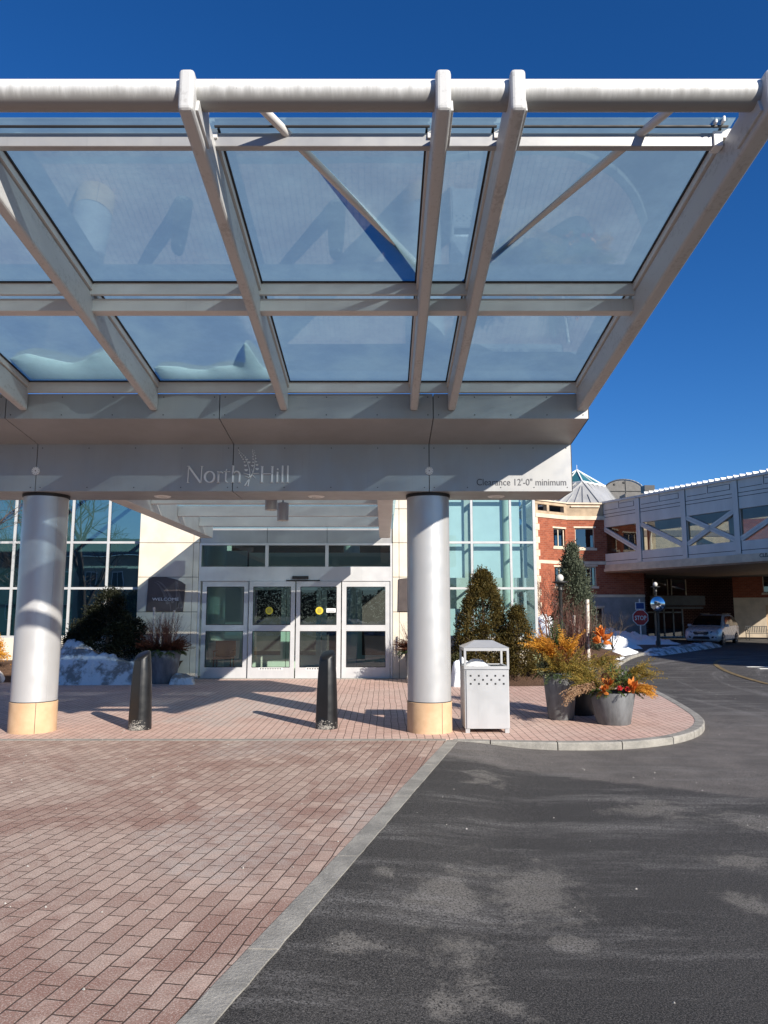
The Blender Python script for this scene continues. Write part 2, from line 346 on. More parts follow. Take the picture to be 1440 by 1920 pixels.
# ------------------------------------------------------------------ mesh builder
ORG = {}
def vec(*a): return Vector(a)
class MB:
    def __init__(s): s.v = []; s.f = []; s.m = []; s.mi = 0; s.sm = []; s.smooth = False
    def add(s, vs, fs):
        o = len(s.v); s.v += [tuple(p) for p in vs]
        for f in fs: s.f.append(tuple(i + o for i in f)); s.m.append(s.mi); s.sm.append(s.smooth)
    def box(s, x0, y0, z0, x1, y1, z1):
        x0, x1 = min(x0, x1), max(x0, x1); y0, y1 = min(y0, y1), max(y0, y1); z0, z1 = min(z0, z1), max(z0, z1)
        s.add([(x0,y0,z0),(x1,y0,z0),(x1,y1,z0),(x0,y1,z0),(x0,y0,z1),(x1,y0,z1),(x1,y1,z1),(x0,y1,z1)],
              [(0,3,2,1),(4,5,6,7),(0,1,5,4),(1,2,6,5),(2,3,7,6),(3,0,4,7)])
    def obox(s, c, ax, ay, az):
        c = Vector(c); ax = Vector(ax); ay = Vector(ay); az = Vector(az); vs = []
        for k in (-1, 1):
            for a, b in ((-1,-1),(1,-1),(1,1),(-1,1)): vs.append(c + ax*a + ay*b + az*k)
        s.add(vs, [(0,3,2,1),(4,5,6,7),(0,1,5,4),(1,2,6,5),(2,3,7,6),(3,0,4,7)])
    def beam(s, p0, p1, w, h, up=(0,0,1)):
        p0 = Vector(p0); p1 = Vector(p1); d = (p1 - p0); L = d.length; d.normalize()
        x = d.cross(Vector(up)).normalized(); z = x.cross(d)
        s.obox((p0 + p1) / 2, x * w / 2, d * L / 2, z * h / 2)
    def quad(s, a, b, c, d): s.add([a, b, c, d], [(0, 1, 2, 3)])
    def tube(s, p0, p1, r0, r1=None, n=10, cap=True):
        r1 = r0 if r1 is None else r1
        p0 = Vector(p0); p1 = Vector(p1); d = (p1 - p0).normalized()
        a = d.orthogonal().normalized(); b = d.cross(a)
        vs = []
        for p, r in ((p0, r0), (p1, r1)):
            for i in range(n): t = 2*pi*i/n; vs.append(p + (a*cos(t) + b*sin(t)) * r)
        fs = [(i, (i+1) % n, n + (i+1) % n, n + i) for i in range(n)]
        if cap: fs += [tuple(range(n))[::-1], tuple(range(n, 2*n))]
        s.add(vs, fs)
    def path(s, pts, rs, n=6):
        pts = [Vector(p) for p in pts]; vs = []; fs = []
        prev = None
        for k, p in enumerate(pts):
            d = (pts[min(k+1, len(pts)-1)] - pts[max(k-1, 0)]).normalized()
            a = d.orthogonal().normalized() if prev is None else (prev - d * prev.dot(d)).normalized()
            prev = a; b = d.cross(a); r = rs[k] if isinstance(rs, (list, tuple)) else rs
            for i in range(n): t = 2*pi*i/n; vs.append(p + (a*cos(t) + b*sin(t)) * r)
        for k in range(len(pts)-1):
            for i in range(n): fs.append((k*n+i, k*n+(i+1) % n, (k+1)*n+(i+1) % n, (k+1)*n+i))
        fs += [tuple(range(n))[::-1], tuple(range((len(pts)-1)*n, len(pts)*n))]
        s.add(vs, fs)
    def lathe(s, c, prof, n=32, cap=True):
        vs = []; fs = []
        for r, z in prof:
            for i in range(n): t = 2*pi*i/n; vs.append((c[0]+r*cos(t), c[1]+r*sin(t), c[2]+z))
        for k in range(len(prof)-1):
            for i in range(n): fs.append((k*n+i, k*n+(i+1) % n, (k+1)*n+(i+1) % n, (k+1)*n+i))
        if cap: fs += [tuple(range(n))[::-1], tuple(range((len(prof)-1)*n, len(prof)*n))]
        s.add(vs, fs)
    def prism(s, poly, a, b):
        """poly: list of points at offset a; b = extrusion vector"""
        n = len(poly); vs = [Vector(p) + Vector(a) for p in poly]; vs += [v + Vector(b) for v in vs]
        s.add(vs, [tuple(range(n))[::-1], tuple(range(n, 2*n))] + [(i, (i+1) % n, n+(i+1) % n, n+i) for i in range(n)])
    def build(s, name, mats, parent=None, bevel=0, smooth=False, seg=2):
        if not isinstance(mats, (list, tuple)): mats = [mats]
        og = Vector(ORG.get(parent.name, (0,0,0))) if parent else Vector((0,0,0))
        me = bpy.data.meshes.new(name)
        me.from_pydata([tuple(Vector(p) - og) for p in s.v], [], s.f)
        for m in mats: me.materials.append(m)
        if len(mats) > 1: me.polygons.foreach_set('material_index', s.m)
        me.update()
        bm = bmesh.new(); bm.from_mesh(me); bmesh.ops.recalc_face_normals(bm, faces=bm.faces) if len(s.f) < 6000 else None; bm.to_mesh(me); bm.free()
        if smooth:
            me.polygons.foreach_set('use_smooth', [True]*len(me.polygons)); me.set_sharp_from_angle(angle=radians(38))
        o = bpy.data.objects.new(name, me); COL.objects.link(o)
        if parent: o.parent = parent
        ORG[o.name] = tuple(og)
        if bevel:
            b = o.modifiers.new('bevel', 'BEVEL'); b.width = bevel; b.segments = seg; b.limit_method = 'ANGLE'; b.angle_limit = radians(40)
        return o
def tag(o, label=None, cat=None, group=None, kind=None):
    if label: o['label'] = label
    if cat: o['category'] = cat
    if group: o['group'] = group
    if kind: o['kind'] = kind
    return o
def thing(name, loc, label, cat, group=None):
    o = bpy.data.objects.new(name, None); COL.objects.link(o); o.location = loc; o.empty_display_size = .2
    ORG[o.name] = tuple(loc); return tag(o, label, cat, group)
def copy_tree(o, loc=None, rz=None, parent=None):
    c = o.copy(); COL.objects.link(c)
    if parent is not None: c.parent = parent
    if loc is not None: c.location = loc
    if rz is not None: c.rotation_euler = (0, 0, rz)
    for ch in o.children: copy_tree(ch, None, None, c)
    return c
def text(s, size, fn, name, mat, parent, depth=.004, spacing=1., align='LEFT', bold=0.):
    """flat text mesh placed by fn(x, y, d) -> world point"""
    cu = bpy.data.curves.new('t', 'FONT'); cu.body = s; cu.size = size; cu.space_character = spacing; cu.align_x = align
    cu.extrude = depth; cu.resolution_u = 4; cu.offset = bold
    o = bpy.data.objects.new('t', cu); COL.objects.link(o)
    dg = bpy.context.evaluated_depsgraph_get(); me = bpy.data.meshes.new_from_object(o.evaluated_get(dg))
    mb = MB(); mb.add([fn(*v.co) for v in me.vertices], [tuple(p.vertices) for p in me.polygons])
    COL.objects.unlink(o); bpy.data.objects.remove(o); bpy.data.meshes.remove(me)
    return mb.build(name, mat, parent)
def struct(o): o['kind'] = 'structure'; return o

# ------------------------------------------------------------------ world and sun
sd = Vector((.64, -.85, .52)).normalized()
elev = math.asin(sd.z)
W = bpy.data.worlds.new('World'); S.world = W; W.use_nodes = True
nt = W.node_tree; nt.nodes.clear()
sky = nt.nodes.new('ShaderNodeTexSky'); sky.sky_type = 'NISHITA'; sky.sun_disc = False
sky.sun_elevation = elev; sky.sun_rotation = math.atan2(sd.x, sd.y)
sky.air_density = 1.0; sky.dust_density = .1; sky.ozone_density = 4.; sky.altitude = 50
bg = nt.nodes.new('ShaderNodeBackground'); bg.inputs[1].default_value = .066
wo = nt.nodes.new('ShaderNodeOutputWorld'); hs = nt.nodes.new('ShaderNodeHueSaturation'); hs.inputs['Saturation'].default_value = 1.25; nt.links.new(sky.outputs[0], hs.inputs['Color']); tn = nt.nodes.new('ShaderNodeMix'); tn.data_type = 'RGBA'; tn.blend_type = 'MULTIPLY'; tn.inputs[0].default_value = 1; tn.inputs[7].default_value = (.64, .84, 1.12, 1); nt.links.new(hs.outputs[0], tn.inputs[6]); nt.links.new(tn.outputs[2], bg.inputs[0]); nt.links.new(bg.outputs[0], wo.inputs[0])
sun = bpy.data.lights.new('sun', 'SUN'); sun.energy = 4.6; sun.angle = radians(.5); sun.color = (1, .93, .82)
so = bpy.data.objects.new('sun', sun); COL.objects.link(so); so.rotation_euler = sd.to_track_quat('Z', 'Y').to_euler(); so.location = (20, -24, 30)
S.view_settings.view_transform = 'Standard'; S.view_settings.look = 'None'; S.view_settings.exposure = .75; S.view_settings.gamma = 1
S.cycles.max_bounces = 10; S.cycles.transparent_max_bounces = 16; S.cycles.diffuse_bounces = 4

# ================================================================== GROUND
b = MB(); b.box(-300, -200, -.5, 300, 600, -.2); struct(b.build('ground', M_GROUND))
def lineX(Y): return -.75 + .2483 * (min(Y, 10.9) - 3.53)
cols = [0, .1, .2, .35, .5, .7, .9, 1.1, 1.4, 2, 3, 5, 8, 12, 18, 26, 40, 70]
rows = [-30, -20, -12, -6, -2] + [i * .5 for i in range(0, 30)] + [15 + i * 2 for i in range(0, 30)] + [90, 130]
vs = []; fs = []
def sst(x): x = max(0, min(1, x)); return x*x*(3-2*x)
for Y in rows:
    for d in cols:
        vs.append((lineX(Y) - .05 + d, Y, -.006 - .095 * sst((d - .05) / 1.3) + (.008 * noise.noise(Vector((d * .6, Y * .5, 0))) if d > 1 else 0)))
nc = len(cols)
for j in range(len(rows)-1):
    for i in range(nc-1): fs.append((j*nc+i, j*nc+i+1, (j+1)*nc+i+1, (j+1)*nc+i))
b = MB(); b.add(vs, fs); struct(b.build('asphalt_road', M_ASPHALT, smooth=True))
# asphalt to the left of the paved square, behind the camera too
b = MB(); b.box(-60, -30, -.19, -1, 10, -.104); struct(b.build('rear_drive', M_ASPHALT))
# brick plaza (front), following the flush kerb
b = MB()
b.prism([(-14, 10.79, 0), (-14, -7, 0), (lineX(-7) - .17, -7, 0), (lineX(10.79) - .17, 10.79, 0)], (0, 0, -.12), (0, 0, .12))
struct(b.build('brick_paving', M_PLAZA))
# flush granite kerb strip in lengths
b = MB(); Y = -6.
k = 0
while Y < 10.8:
    L = random.uniform(1.5, 2.1); Y1 = min(Y + L, 10.86)
    if 10.86 - Y1 < .5: Y1 = 10.86
    j = .006
    N = 14; pl = []; pr = []
    for i in range(N+1):
        y = Y + j + (Y1 - Y - 2*j) * i / N
        pl.append((lineX(y) - .165 + .004*noise.noise(Vector((y*5, 1, 0))), y, .004)); pr.append((lineX(y) - .005 + .012*noise.noise(Vector((y*6, 9, 0))), y, .002 + .003*noise.noise(Vector((y*4, 2, 0)))))
    vs = []; 
    for a, c in zip(pl, pr): vs += [(a[0], a[1], -.12), a, c, (c[0], c[1], -.12)]
    fs = []
    for i in range(N):
        for q in range(3): fs.append((i*4+q, i*4+q+1, (i+1)*4+q+1, (i+1)*4+q))
    fs += [(0, 1, 2, 3), (N*4, N*4+3, N*4+2, N*4+1)]
    b.add(vs, fs); Y = Y1
struct(b.build('flush_kerb', M_GRANITE))
b = MB(); b.box(-14, 10.795, -.12, lineX(10.8) - .17, 10.93, .003); struct(b.build('threshold_strip', M_GRANITE))
# sidewalk with rounded corner
def catmull(P, k=8):
    out = []
    Q = [P[0]] + P + [P[-1]]
    for i in range(1, len(Q)-2):
        for s_ in range(k):
            t = s_/k; p0, p1, p2, p3 = Q[i-1], Q[i], Q[i+1], Q[i+2]
            out.append(tuple(.5*((2*p1[c]) + (-p0[c]+p2[c])*t + (2*p0[c]-5*p1[c]+4*p2[c]-p3[c])*t*t + (-p0[c]+3*p1[c]-3*p2[c]+p3[c])*t**3) for c in (0, 1)))
    out.append(P[-1]); return out
kp = [G(*q) for q in [(850, 1389), (930, 1391), (1010, 1392.5), (1080, 1393), (1150, 1392), (1215, 1388), (1268, 1381), (1305, 1370), (1320, 1358), (1318, 1346), (1300, 1332), (1262, 1310), (1225, 1291), (1195, 1275)]]
kp += [(6.9, 21), (7.6, 24.5), (8.9, 28), (11.3, 33), (14.9, 38), (19.0, 43.2)]
kc = catmull(kp, 8)
def offs(C, d):
    out = []
    for i, p in enumerate(C):
        a = C[max(i-1, 0)]; c = C[min(i+1, len(C)-1)]
        tx, ty = c[0]-a[0], c[1]-a[1]; L = hypot(tx, ty) or 1
        out.append((p[0] - ty/L*d, p[1] + tx/L*d))
    return out
inner = offs(kc, .15)
b = MB(); b.prism([(x, y, 0) for x, y in [(-16, 10.935)] + [(inner[0][0], 10.935)] + [p for p in inner[1:] if p[1] < 21.4 or p[0] < 3] + [(6.6, 24), (-16, 24)]], (0, 0, -.12), (0, 0, .12))
struct(b.build('sidewalk', M_WALK))
# raised kerb, stone by stone
b = MB(); i = 0; seglen = [7, 13, 14, 13, 8, 9]; si = 0
while i < len(kc)-1:
    L = seglen[si % len(seglen)]; si += 1; j = min(i + L, len(kc)-1)
    O = kc[i:j+1]; I = inner[i:j+1]
    # shrink ends a little for the joint
    def shr(A):
        A = list(A); a, c = A[0], A[1]; d = hypot(c[0]-a[0], c[1]-a[1]) or 1; A[0] = (a[0]+(c[0]-a[0])/d*.008, a[1]+(c[1]-a[1])/d*.008)
        a, c = A[-1], A[-2]; d = hypot(c[0]-a[0], c[1]-a[1]) or 1; A[-1] = (a[0]+(c[0]-a[0])/d*.008, a[1]+(c[1]-a[1])/d*.008); return A
    O = shr(O); I = shr(I); vs = []; n = len(O)
    for o_, q in zip(O, I):
        w = .006*noise.noise(Vector((o_[0]*4, o_[1]*4, 0)))
        ox = o_[0] + (q[0]-o_[0])*.1; oy = o_[1] + (q[1]-o_[1])*.1
        vs += [(o_[0], o_[1], -.2), (o_[0]+w, o_[1]+w, -.012), (ox, oy, .004), (q[0], q[1], .005), (q[0], q[1], -.2)]
    fs = []
    for k in range(n-1):
        for q in range(4): fs.append((k*5+q, k*5+q+1, (k+1)*5+q+1, (k+1)*5+q))
    fs += [(0,1,2,3,4), ((n-1)*5+4,(n-1)*5+3,(n-1)*5+2,(n-1)*5+1,(n-1)*5)]
    b.add(vs, fs); i = j
struct(b.build('raised_kerb', M_GRANITE))
# planting bed right of the entrance (heightfield)
def hfield(x0, x1, y0, y1, nx, ny, fn, mat, name, inside=None):
    vs = []; fs = []; keep = []
    for j in range(ny+1):
        for i in range(nx+1):
            x = x0+(x1-x0)*i/nx; y = y0+(y1-y0)*j/ny; vs.append((x, y, fn(x, y))); keep.append(inside(x, y) if inside else True)
    for j in range(ny):
        for i in range(nx):
            q = (j*(nx+1)+i, j*(nx+1)+i+1, (j+1)*(nx+1)+i+1, (j+1)*(nx+1)+i)
            if all(keep[k] for k in q): fs.append(q)
    b = MB(); b.add(vs, fs); return b.build(name, mat, smooth=True)
def kerbx(y):   # x of the inner kerb line behind the corner
    best = None
    for a, c in zip(inner[60:], inner[61:]):
        if (a[1]-y)*(c[1]-y) <= 0 and a[1] != c[1]: best = a[0]+(c[0]-a[0])*(y-a[1])/(c[1]-a[1])
    return best if best is not None else 16
def bedz(x, y):
    e = min(1, max(0, (y - 18.3) / 1.6)); k = kerbx(y) - x
    r = min(1, max(0, k / 1.2))
    return -.03 + .42*e*e*(3-2*e)*r + .03*noise.noise(Vector((x*2, y*2, 0)))
struct(hfield(1.4, 11, 18.0, 31.0, 60, 74, bedz, M_MULCH, 'mulch_bed', lambda x, y: x < kerbx(y) - .05))
struct((lambda mb: (mb.prism([(x, y, 0) for x, y in [p for p in inner if p[1] > 30.5 and p[0] > 5] + [(19, 46.4), (6, 46.4), (6, 30.5)]], (0,0,-.12), (0,0,.13)), mb.build('far_path', M_ASPHALT))[1])(MB()))
struct(hfield(-16, -5.5, 19.4, 21.0, 40, 8, lambda x, y: -.02 + .5*sst((y-19.4)/1.2)+.03*noise.noise(Vector((x*2, y*2, 0))), M_MULCH, 'left_mulch_bed'))
# road markings
b = MB()
for y0 in (26.3, 25.45): b.box(12.7, y0, -.112, 22, y0+.16, -.086)
struct(b.build('stop_line', M_ROADPAINT))
b = MB(); arc = catmull([G(u, v, -.1) for u, v in [(1440, 1283), (1400, 1272), (1365, 1260), (1345, 1249), (1342, 1243), (1352, 1238), (1380, 1236.5)]], 8)
arc = [(12.2, 15.5)] + arc if False else arc
aL = offs(arc, .08); aR = offs(arc, -.08); vs = [(x, y, -.088) for x, y in aL] + [(x, y, -.088) for x, y in aR]; n = len(arc)
b.add(vs, [(i, i+1, n+i+1, n+i) for i in range(n-1)]); struct(b.build('yellow_line', M_ROADYELLOW))

# ================================================================== ENTRANCE CANOPY
CAN = thing('entrance_canopy', (-2.35, 11.7, 0), 'large silver entrance canopy with sloping glass roof, white rafters and two round columns', 'canopy')
SL = .1337
def zb(Y): return 4.637 + SL * (10.2 - Y)
def zg(Y): return 5.05 + SL * (10.2 - Y)
RX = [2.82, .964, .427, -1.42, -3.27, -5.12, -5.66, -7.52]
for x in RX:
    w = .075 if x in (2.82, -7.52) else .056
    b = MB(); Y0, Y1 = 4.83, 10.21; hh = .325
    # rounded-corner end: profile polygon in YZ with small nose radius, extruded in x with a bevel
    y1 = Y1 if x != 2.82 and x != -7.52 else 10.36
    poly = [(x-w, Y0, zb(Y0)), (x-w, y1, zb(y1)), (x-w, y1, zb(y1)+hh), (x-w, Y0, zb(Y0)+hh+.0)]
    b.prism(poly, (0, 0, 0), (2*w, 0, 0))
    b.build('rafter', M_RAFTER, CAN, bevel=.03, seg=3)
    gb = MB(); g2 = w + .018
    gb.beam((x, 5.5, zb(5.5)+hh+.045), (x, 10.2, zb(10.2)+hh+.045), 2*g2, .085)
    for sx in (-1, 1):
        gb.mi = 1; gb.beam((x+sx*(g2+.008), 5.5, zg(5.5)-.004), (x+sx*(g2+.008), 10.2, zg(10.2)-.004), .018, .016)
    gb.build('glazing_bar', [M_WHITE, M_DARK], CAN)
    # gusset plate where the pipe meets the rafter
    b = MB(); sx = 1 if x < 2 else -1
    b.prism([(x+sx*w*.4, 4.9, zb(4.9)+.05), (x+sx*w*.4, 5.28, zb(5.28)+.05), (x+sx*w*.4, 5.2, zb(5.2)+.36), (x+sx*w*.4, 5.0, zb(5.0)+.36)], (0,0,0), (sx*(w*.6+.02), 0, 0))
    b.build('gusset', M_RAFTER, CAN, bevel=.006)
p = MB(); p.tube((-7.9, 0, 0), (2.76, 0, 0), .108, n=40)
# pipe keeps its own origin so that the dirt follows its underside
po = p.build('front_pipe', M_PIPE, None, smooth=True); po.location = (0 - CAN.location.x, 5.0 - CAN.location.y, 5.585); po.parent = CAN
b = MB(); b.box(-7.42, 5.515, 5.53, 2.70, 5.58, 5.648); b.build('front_purlin', M_PANEL, CAN, bevel=.006)  # darker panel metal stands in for the shade on this face
b = MB(); b.box(2.66, 5.495, 5.52, 2.735, 5.60, 5.655); b.box(2.70, 5.4, 5.67, 2.72, 5.46, 5.72); b.box(2.64, 5.41, 5.665, 2.66, 5.46, 5.71); b.build('purlin_end_cap', M_SIGNWHITE, CAN, bevel=.008)
for xa, xb in zip(RX[1:], RX[:-1]):
    wa = .08 if xa != -7.52 else .1; wb = .08 if xb != 2.82 else .1
    b = MB(); b.box(xa+wa*.6, 7.69, 5.247, xb-wb*.6, 7.735, 5.383); b.build('glazing_transom', M_WHITE, CAN, bevel=.004)
    b = MB(); b.box(xa+.05, 7.76, 5.085, xb-.05, 7.90, 5.232); b.build('cross_beam', M_WHITE, CAN, bevel=.008)
    b = MB(); b.box(xa+wa*.6, 10.16, 4.895, xb-wb*.6, 10.215, 5.045); b.build('rear_transom', M_WHITE, CAN, bevel=.004)
    for q in ((7.668, 5.38, 7.692, 5.392), (10.13, 5.043, 10.162, 5.056), (5.445, 5.655, 5.465, 5.667)): d = MB(); d.box(xa+.06, q[0], q[1], xb-.06, q[2], q[3]); d.build('gasket', M_DARK, CAN)
    for ya, yb in ((5.40, 7.70), (7.715, 10.2)):
        # thin single sheet of glass with a real edge
        g = MB(); xa2, xb2 = xa+.004, xb-.004
        if xb == 2.82: xb2 = 2.80
        off = .008
        g.quad((xa2, ya, zg(ya)+off), (xb2, ya, zg(ya)+off), (xb2, yb, zg(yb)+off), (xa2, yb, zg(yb)+off))
        g.build('glass_pane', M_ROOFGLASS, CAN)
# main beam boxes with open joints
JX = [-7.62, -5.385, -2.34, .70, 2.90]
prof = [(11.25, 3.65), (11.25, 4.39), (10.22, 4.527), (10.22, 4.888), (12.15, 4.888), (12.15, 3.65)]
for a, c in zip(JX[:-1], JX[1:]):
    b = MB(); a2 = a + (.006 if a > -7 else 0); c2 = c - (.006 if c < 2 else 0)
    b.prism([(a2, y, z) for y, z in prof], (0,0,0), (c2-a2, 0, 0))
    b.mi = 1
    nscr = 4
    for i in range(nscr+1):
        xs = a2 + .07 + (c2-a2-.14)*i/nscr
        for z in (3.71, 4.33): b.tube((xs, 11.251, z), (xs, 11.244, z), .008, n=8)
        for z in (4.58, 4.84): b.tube((xs, 10.221, z), (xs, 10.214, z), .008, n=8)
    b.build('fascia_panel', [M_PANEL, M_DARK], CAN)
b = MB(); b.prism([(-7.6, y, z) for y, z in [(11.27, 3.68), (11.27, 4.41), (10.25, 4.55), (10.25, 4.86), (12.1, 4.86), (12.1, 3.68)]], (0,0,0), (10.48, 0, 0)); b.build('beam_core', M_DARK, CAN)
b = MB(); b.prism([(2.901, y, z) for y, z in prof], (0,0,0), (.012, 0, 0)); b.build('end_cap', M_DARK, CAN)
for x in (-5.39, .70):
    c = D(0, 883, 11.25)[1]
    b = MB(); b.tube((x, 11.25, c), (x, 11.236, c), .062, n=28); 
    b.mi = 1
    for k in range(10): t = 2*pi*k/10; b.tube((x+.05*cos(t), 11.237, c+.05*sin(t)), (x+.05*cos(t), 11.233, c+.05*sin(t)), .005, n=6)
    b.tube((x, 11.237, c), (x, 11.231, c), .008, n=8)
    b.build('cover_plate', [M_SIGNWHITE, M_DARK], CAN, smooth=True)
for u in (305, 593, 930):
    x = (u-720)/1385*11.9
    b = MB(); b.lathe((x, 11.75, 3.60), [(.05, .05), (.05, .035), (.12, .035), (.135, .045), (.135, .052)], 28)
    r_ = b.build('recessed_light', M_LETTER, CAN, smooth=True)
    b = MB(); b.lathe((x, 11.75, 3.628), [(.02, 0), (.075, .006), (.08, .01)], 20); b.build('lens', M_GLOBE, r_, smooth=True)
# columns
for x in (-5.39, .70):
    b = MB(); b.lathe((x, 11.66, 0), [(.335, .46), (.335, 3.62)], 64)
    col = b.build('column', M_COLUMN, CAN, smooth=True)
    b = MB(); b.lathe((x, 11.66, 0), [(.345, 0), (.345, .445), (.340, .45)], 64); b.mi = 1
    for an in (-1.05, 2.1): b.tube((x+.343*cos(an), 11.66+.343*sin(an), .0), (x+.343*cos(an), 11.66+.343*sin(an), .448), .0045, n=6)
    b.build('column_base', [M_BASE, M_DARK], col, smooth=True)
    b = MB(); b.lathe((x, 11.66, 0), [(.337, 3.60), (.35, 3.605), (.35, 3.655)], 64); b.lathe((x, 11.66, 0), [(.337, .45), (.338, .462)], 64); b.build('collar', M_DARK, col, smooth=True)
    b = MB()
    for an in (-.62, 2.6): b.tube((x+.3355*cos(an), 11.66+.3355*sin(an), .46), (x+.3355*cos(an), 11.66+.3355*sin(an), 3.6), .003, n=5)
    b.build('seam', M_PANEL, col)
# diagonal braces above the glass
for xa, xc in ((-1.08, .43), (2.35, .96), (-3.93, -5.12), (-6.9, -5.66)):
    b = MB(); b.tube((xa, 5.02, 5.69), (xc, 7.6, zg(7.6)+.07), .036, n=16)
    b.build('brace_tube', M_WHITE, CAN, smooth=True)
# entrance link roof behind the main beam
for x0, x1 in ((-4.77, -4.47), (-.12, .16)):
    b = MB(); b.box(x0, 12.16, 3.72, x1, 19.2, 4.10); b.build('link_beam', M_WHITE, CAN, bevel=.012)
for Y in (14.0, 15.85, 17.7):
    b = MB(); b.box(-4.465, Y, 3.86, -.125, Y+.12, 4.08); b.build('link_purlin', M_WHITE, CAN, bevel=.008)
for Y0, Y1 in ((12.2, 14.05), (14.07, 15.9), (15.92, 17.75), (17.77, 20.6)):
    g = MB(); g.quad((-4.85, Y0, 4.125), (.25, Y0, 4.125), (.25, Y1, 4.125), (-4.85, Y1, 4.125)); g.build('link_glass', M_ROOFGLASS, CAN)

# lettering on the fascia, drawn in a 220 x 100 px frame of the photograph scaled to the wall
def LW(zx, zz, d=0): return ((340 + zx/6.545 - 720) * .00826, 11.25 - .022 - d, 3.785 + (485 - zz)/6.545*.00833)
def stroke(mb, pts, ws):
    """flat ribbon of varying width, extruded"""
    n = len(pts); L = []; R = []
    for i, p in enumerate(pts):
        a = pts[max(i-1, 0)]; c = pts[min(i+1, n-1)]; dx, dy = c[0]-a[0], c[1]-a[1]; l = hypot(dx, dy) or 1
        w = ws[i] if isinstance(ws, (list, tuple)) else ws
        L.append((p[0]-dy/l*w/2, p[1]+dx/l*w/2)); R.append((p[0]+dy/l*w/2, p[1]-dx/l*w/2))
    for i in range(n-1):
        q = [L[i], L[i+1], R[i+1], R[i]]
        mb.add([LW(*k) for k in q] + [LW(*k, -.022) for k in q], [(0,1,2,3), (7,6,5,4), (0,4,5,1), (1,5,6,2), (2,6,7,3), (3,7,4,0)])
def disc(mb, x, y, r, fn=LW, a0=0, a1=2*pi, th=-.02):
    n = 12; P_ = [(x+r*cos(a0+(a1-a0)*i/(n-1)), y+r*sin(a0+(a1-a0)*i/(n-1))) for i in range(n)]
    mb.add([fn(*q) for q in P_] + [fn(*q, th) for q in P_], [tuple(range(n)), tuple(range(2*n-1, n-1, -1))] + [(i, (i+1) % n, n+(i+1) % n, n+i) for i in range(n)])
def ell(cx, cy, rx, ry, a0, a1, n=24): return [(cx+rx*cos(a0+(a1-a0)*i/(n-1)), cy+ry*sin(a0+(a1-a0)*i/(n-1))) for i in range(n)]
T = MB()
def serif(x, y, w=36): stroke(T, [(x-w/2, y), (x+w/2, y)], 5)
letters = {}
def newT():
    global T; T = MB()
def fin(): T.build('sign_letter', M_LETTER, CAN)
newT(); stroke(T, [(92, 290), (87, 483)], 10); stroke(T, [(88, 282), (242, 486)], 22); stroke(T, [(255, 288), (248, 486)], 10); serif(90, 484, 30); serif(256, 285, 30); serif(84, 283, 20); fin()
newT(); e = ell(352, 415, 58, 66, 0, 2*pi, 40); stroke(T, e, [9 + 15*abs(cos(2*pi*i/39)) for i in range(40)]); fin()
newT(); stroke(T, [(462, 350), (460, 484)], 20); serif(460, 483, 38); serif(452, 350, 18); stroke(T, ell(492, 385, 30, 32, pi*1.0, pi*1.65, 12), 10); disc(T, 508, 362, 9); fin()
newT(); stroke(T, [(560, 318), (552, 345), (550, 450)], [8, 18, 20]); stroke(T, ell(572, 455, 22, 26, pi, pi*.4, 10), [18, 16, 14, 12, 10, 9, 8, 8, 7, 7]); stroke(T, [(522, 350), (602, 350)], 7); fin()
newT(); stroke(T, [(640, 276), (636, 484)], 20); stroke(T, ell(682, 395, 40, 48, pi, 2*pi, 16), [8 + i for i in range(16)]); stroke(T, [(720, 392), (718, 484)], 20); serif(636, 483, 38); serif(718, 483, 38); serif(632, 277, 16); fin()
newT(); stroke(T, [(995, 285), (993, 483)], 22); stroke(T, [(1120, 285), (1116, 483)], 22); stroke(T, [(995, 376), (1118, 376)], 8)
for sx, sy in ((995, 285), (993, 483), (1119, 285), (1116, 483)): serif(sx, sy, 36)
fin()
newT(); stroke(T, [(1183, 352), (1181, 483)], 20); disc(T, 1184, 320, 11); serif(1181, 483, 32); fin()
for xx in (1244, 1309):
    newT(); stroke(T, [(xx, 276), (xx-1, 483)], 19); serif(xx-1, 483, 32); fin()
newT()
stroke(T, catm := [(780, 190), (812, 240), (835, 310), (845, 370), (842, 430), (825, 530)], [5, 6, 8, 9, 10, 11])
stroke(T, [(903, 200), (900, 270), (885, 350), (862, 400), (835, 445), (783, 525)], [5, 6, 8, 10, 11, 11])
stroke(T, [(765, 367), (838, 390)], [2, 9]); stroke(T, [(788, 408), (838, 424)], [2, 8]); stroke(T, [(958, 371), (888, 373)], [2, 8]); stroke(T, [(918, 440), (876, 390)], [2, 8]); stroke(T, [(862, 320), (880, 362)], [2, 6])
for (x, y, r) in [(697,84,4),(712,98,4),(708,122,6),(728,115,4),(727,148,7),(742,130,5),(741,170,7),(764,148,6),(757,197,8),(784,172,8),(775,228,11),(804,195,13),(787,270,16),(831,230,16),(797,325,20),
                  (872,82,4),(890,92,4),(870,100,5),(897,118,5),(876,122,6),(880,142,6),(905,152,7),(876,165,7),(911,185,8),(880,196,8),(880,232,11),(918,225,11),(873,273,15),(928,263,15),(931,312,20)]:
    disc(T, x, y, r, LW, -.2, pi+.2) if r > 9 else disc(T, x, y, r)
T.build('sprig_emblem', M_LETTER, CAN)
x0, z0 = D(893, 911, 11.25); x1, _ = D(1061, 911, 11.25)
tx = text('Clearance 12\'-0" minimum', .148, lambda x, y, d: (x0 + x, 11.247 - d, z0 + .008 + y), 'clearance_text', M_INK, CAN, .002, 1.0)
# fit the width exactly
xs = [v.co.x for v in tx.data.vertices]; sc = (x1 - x0) / (max(xs) - min(xs)); mn = min(xs)
for v in tx.data.vertices: v.co.x = mn + (v.co.x - mn) * sc

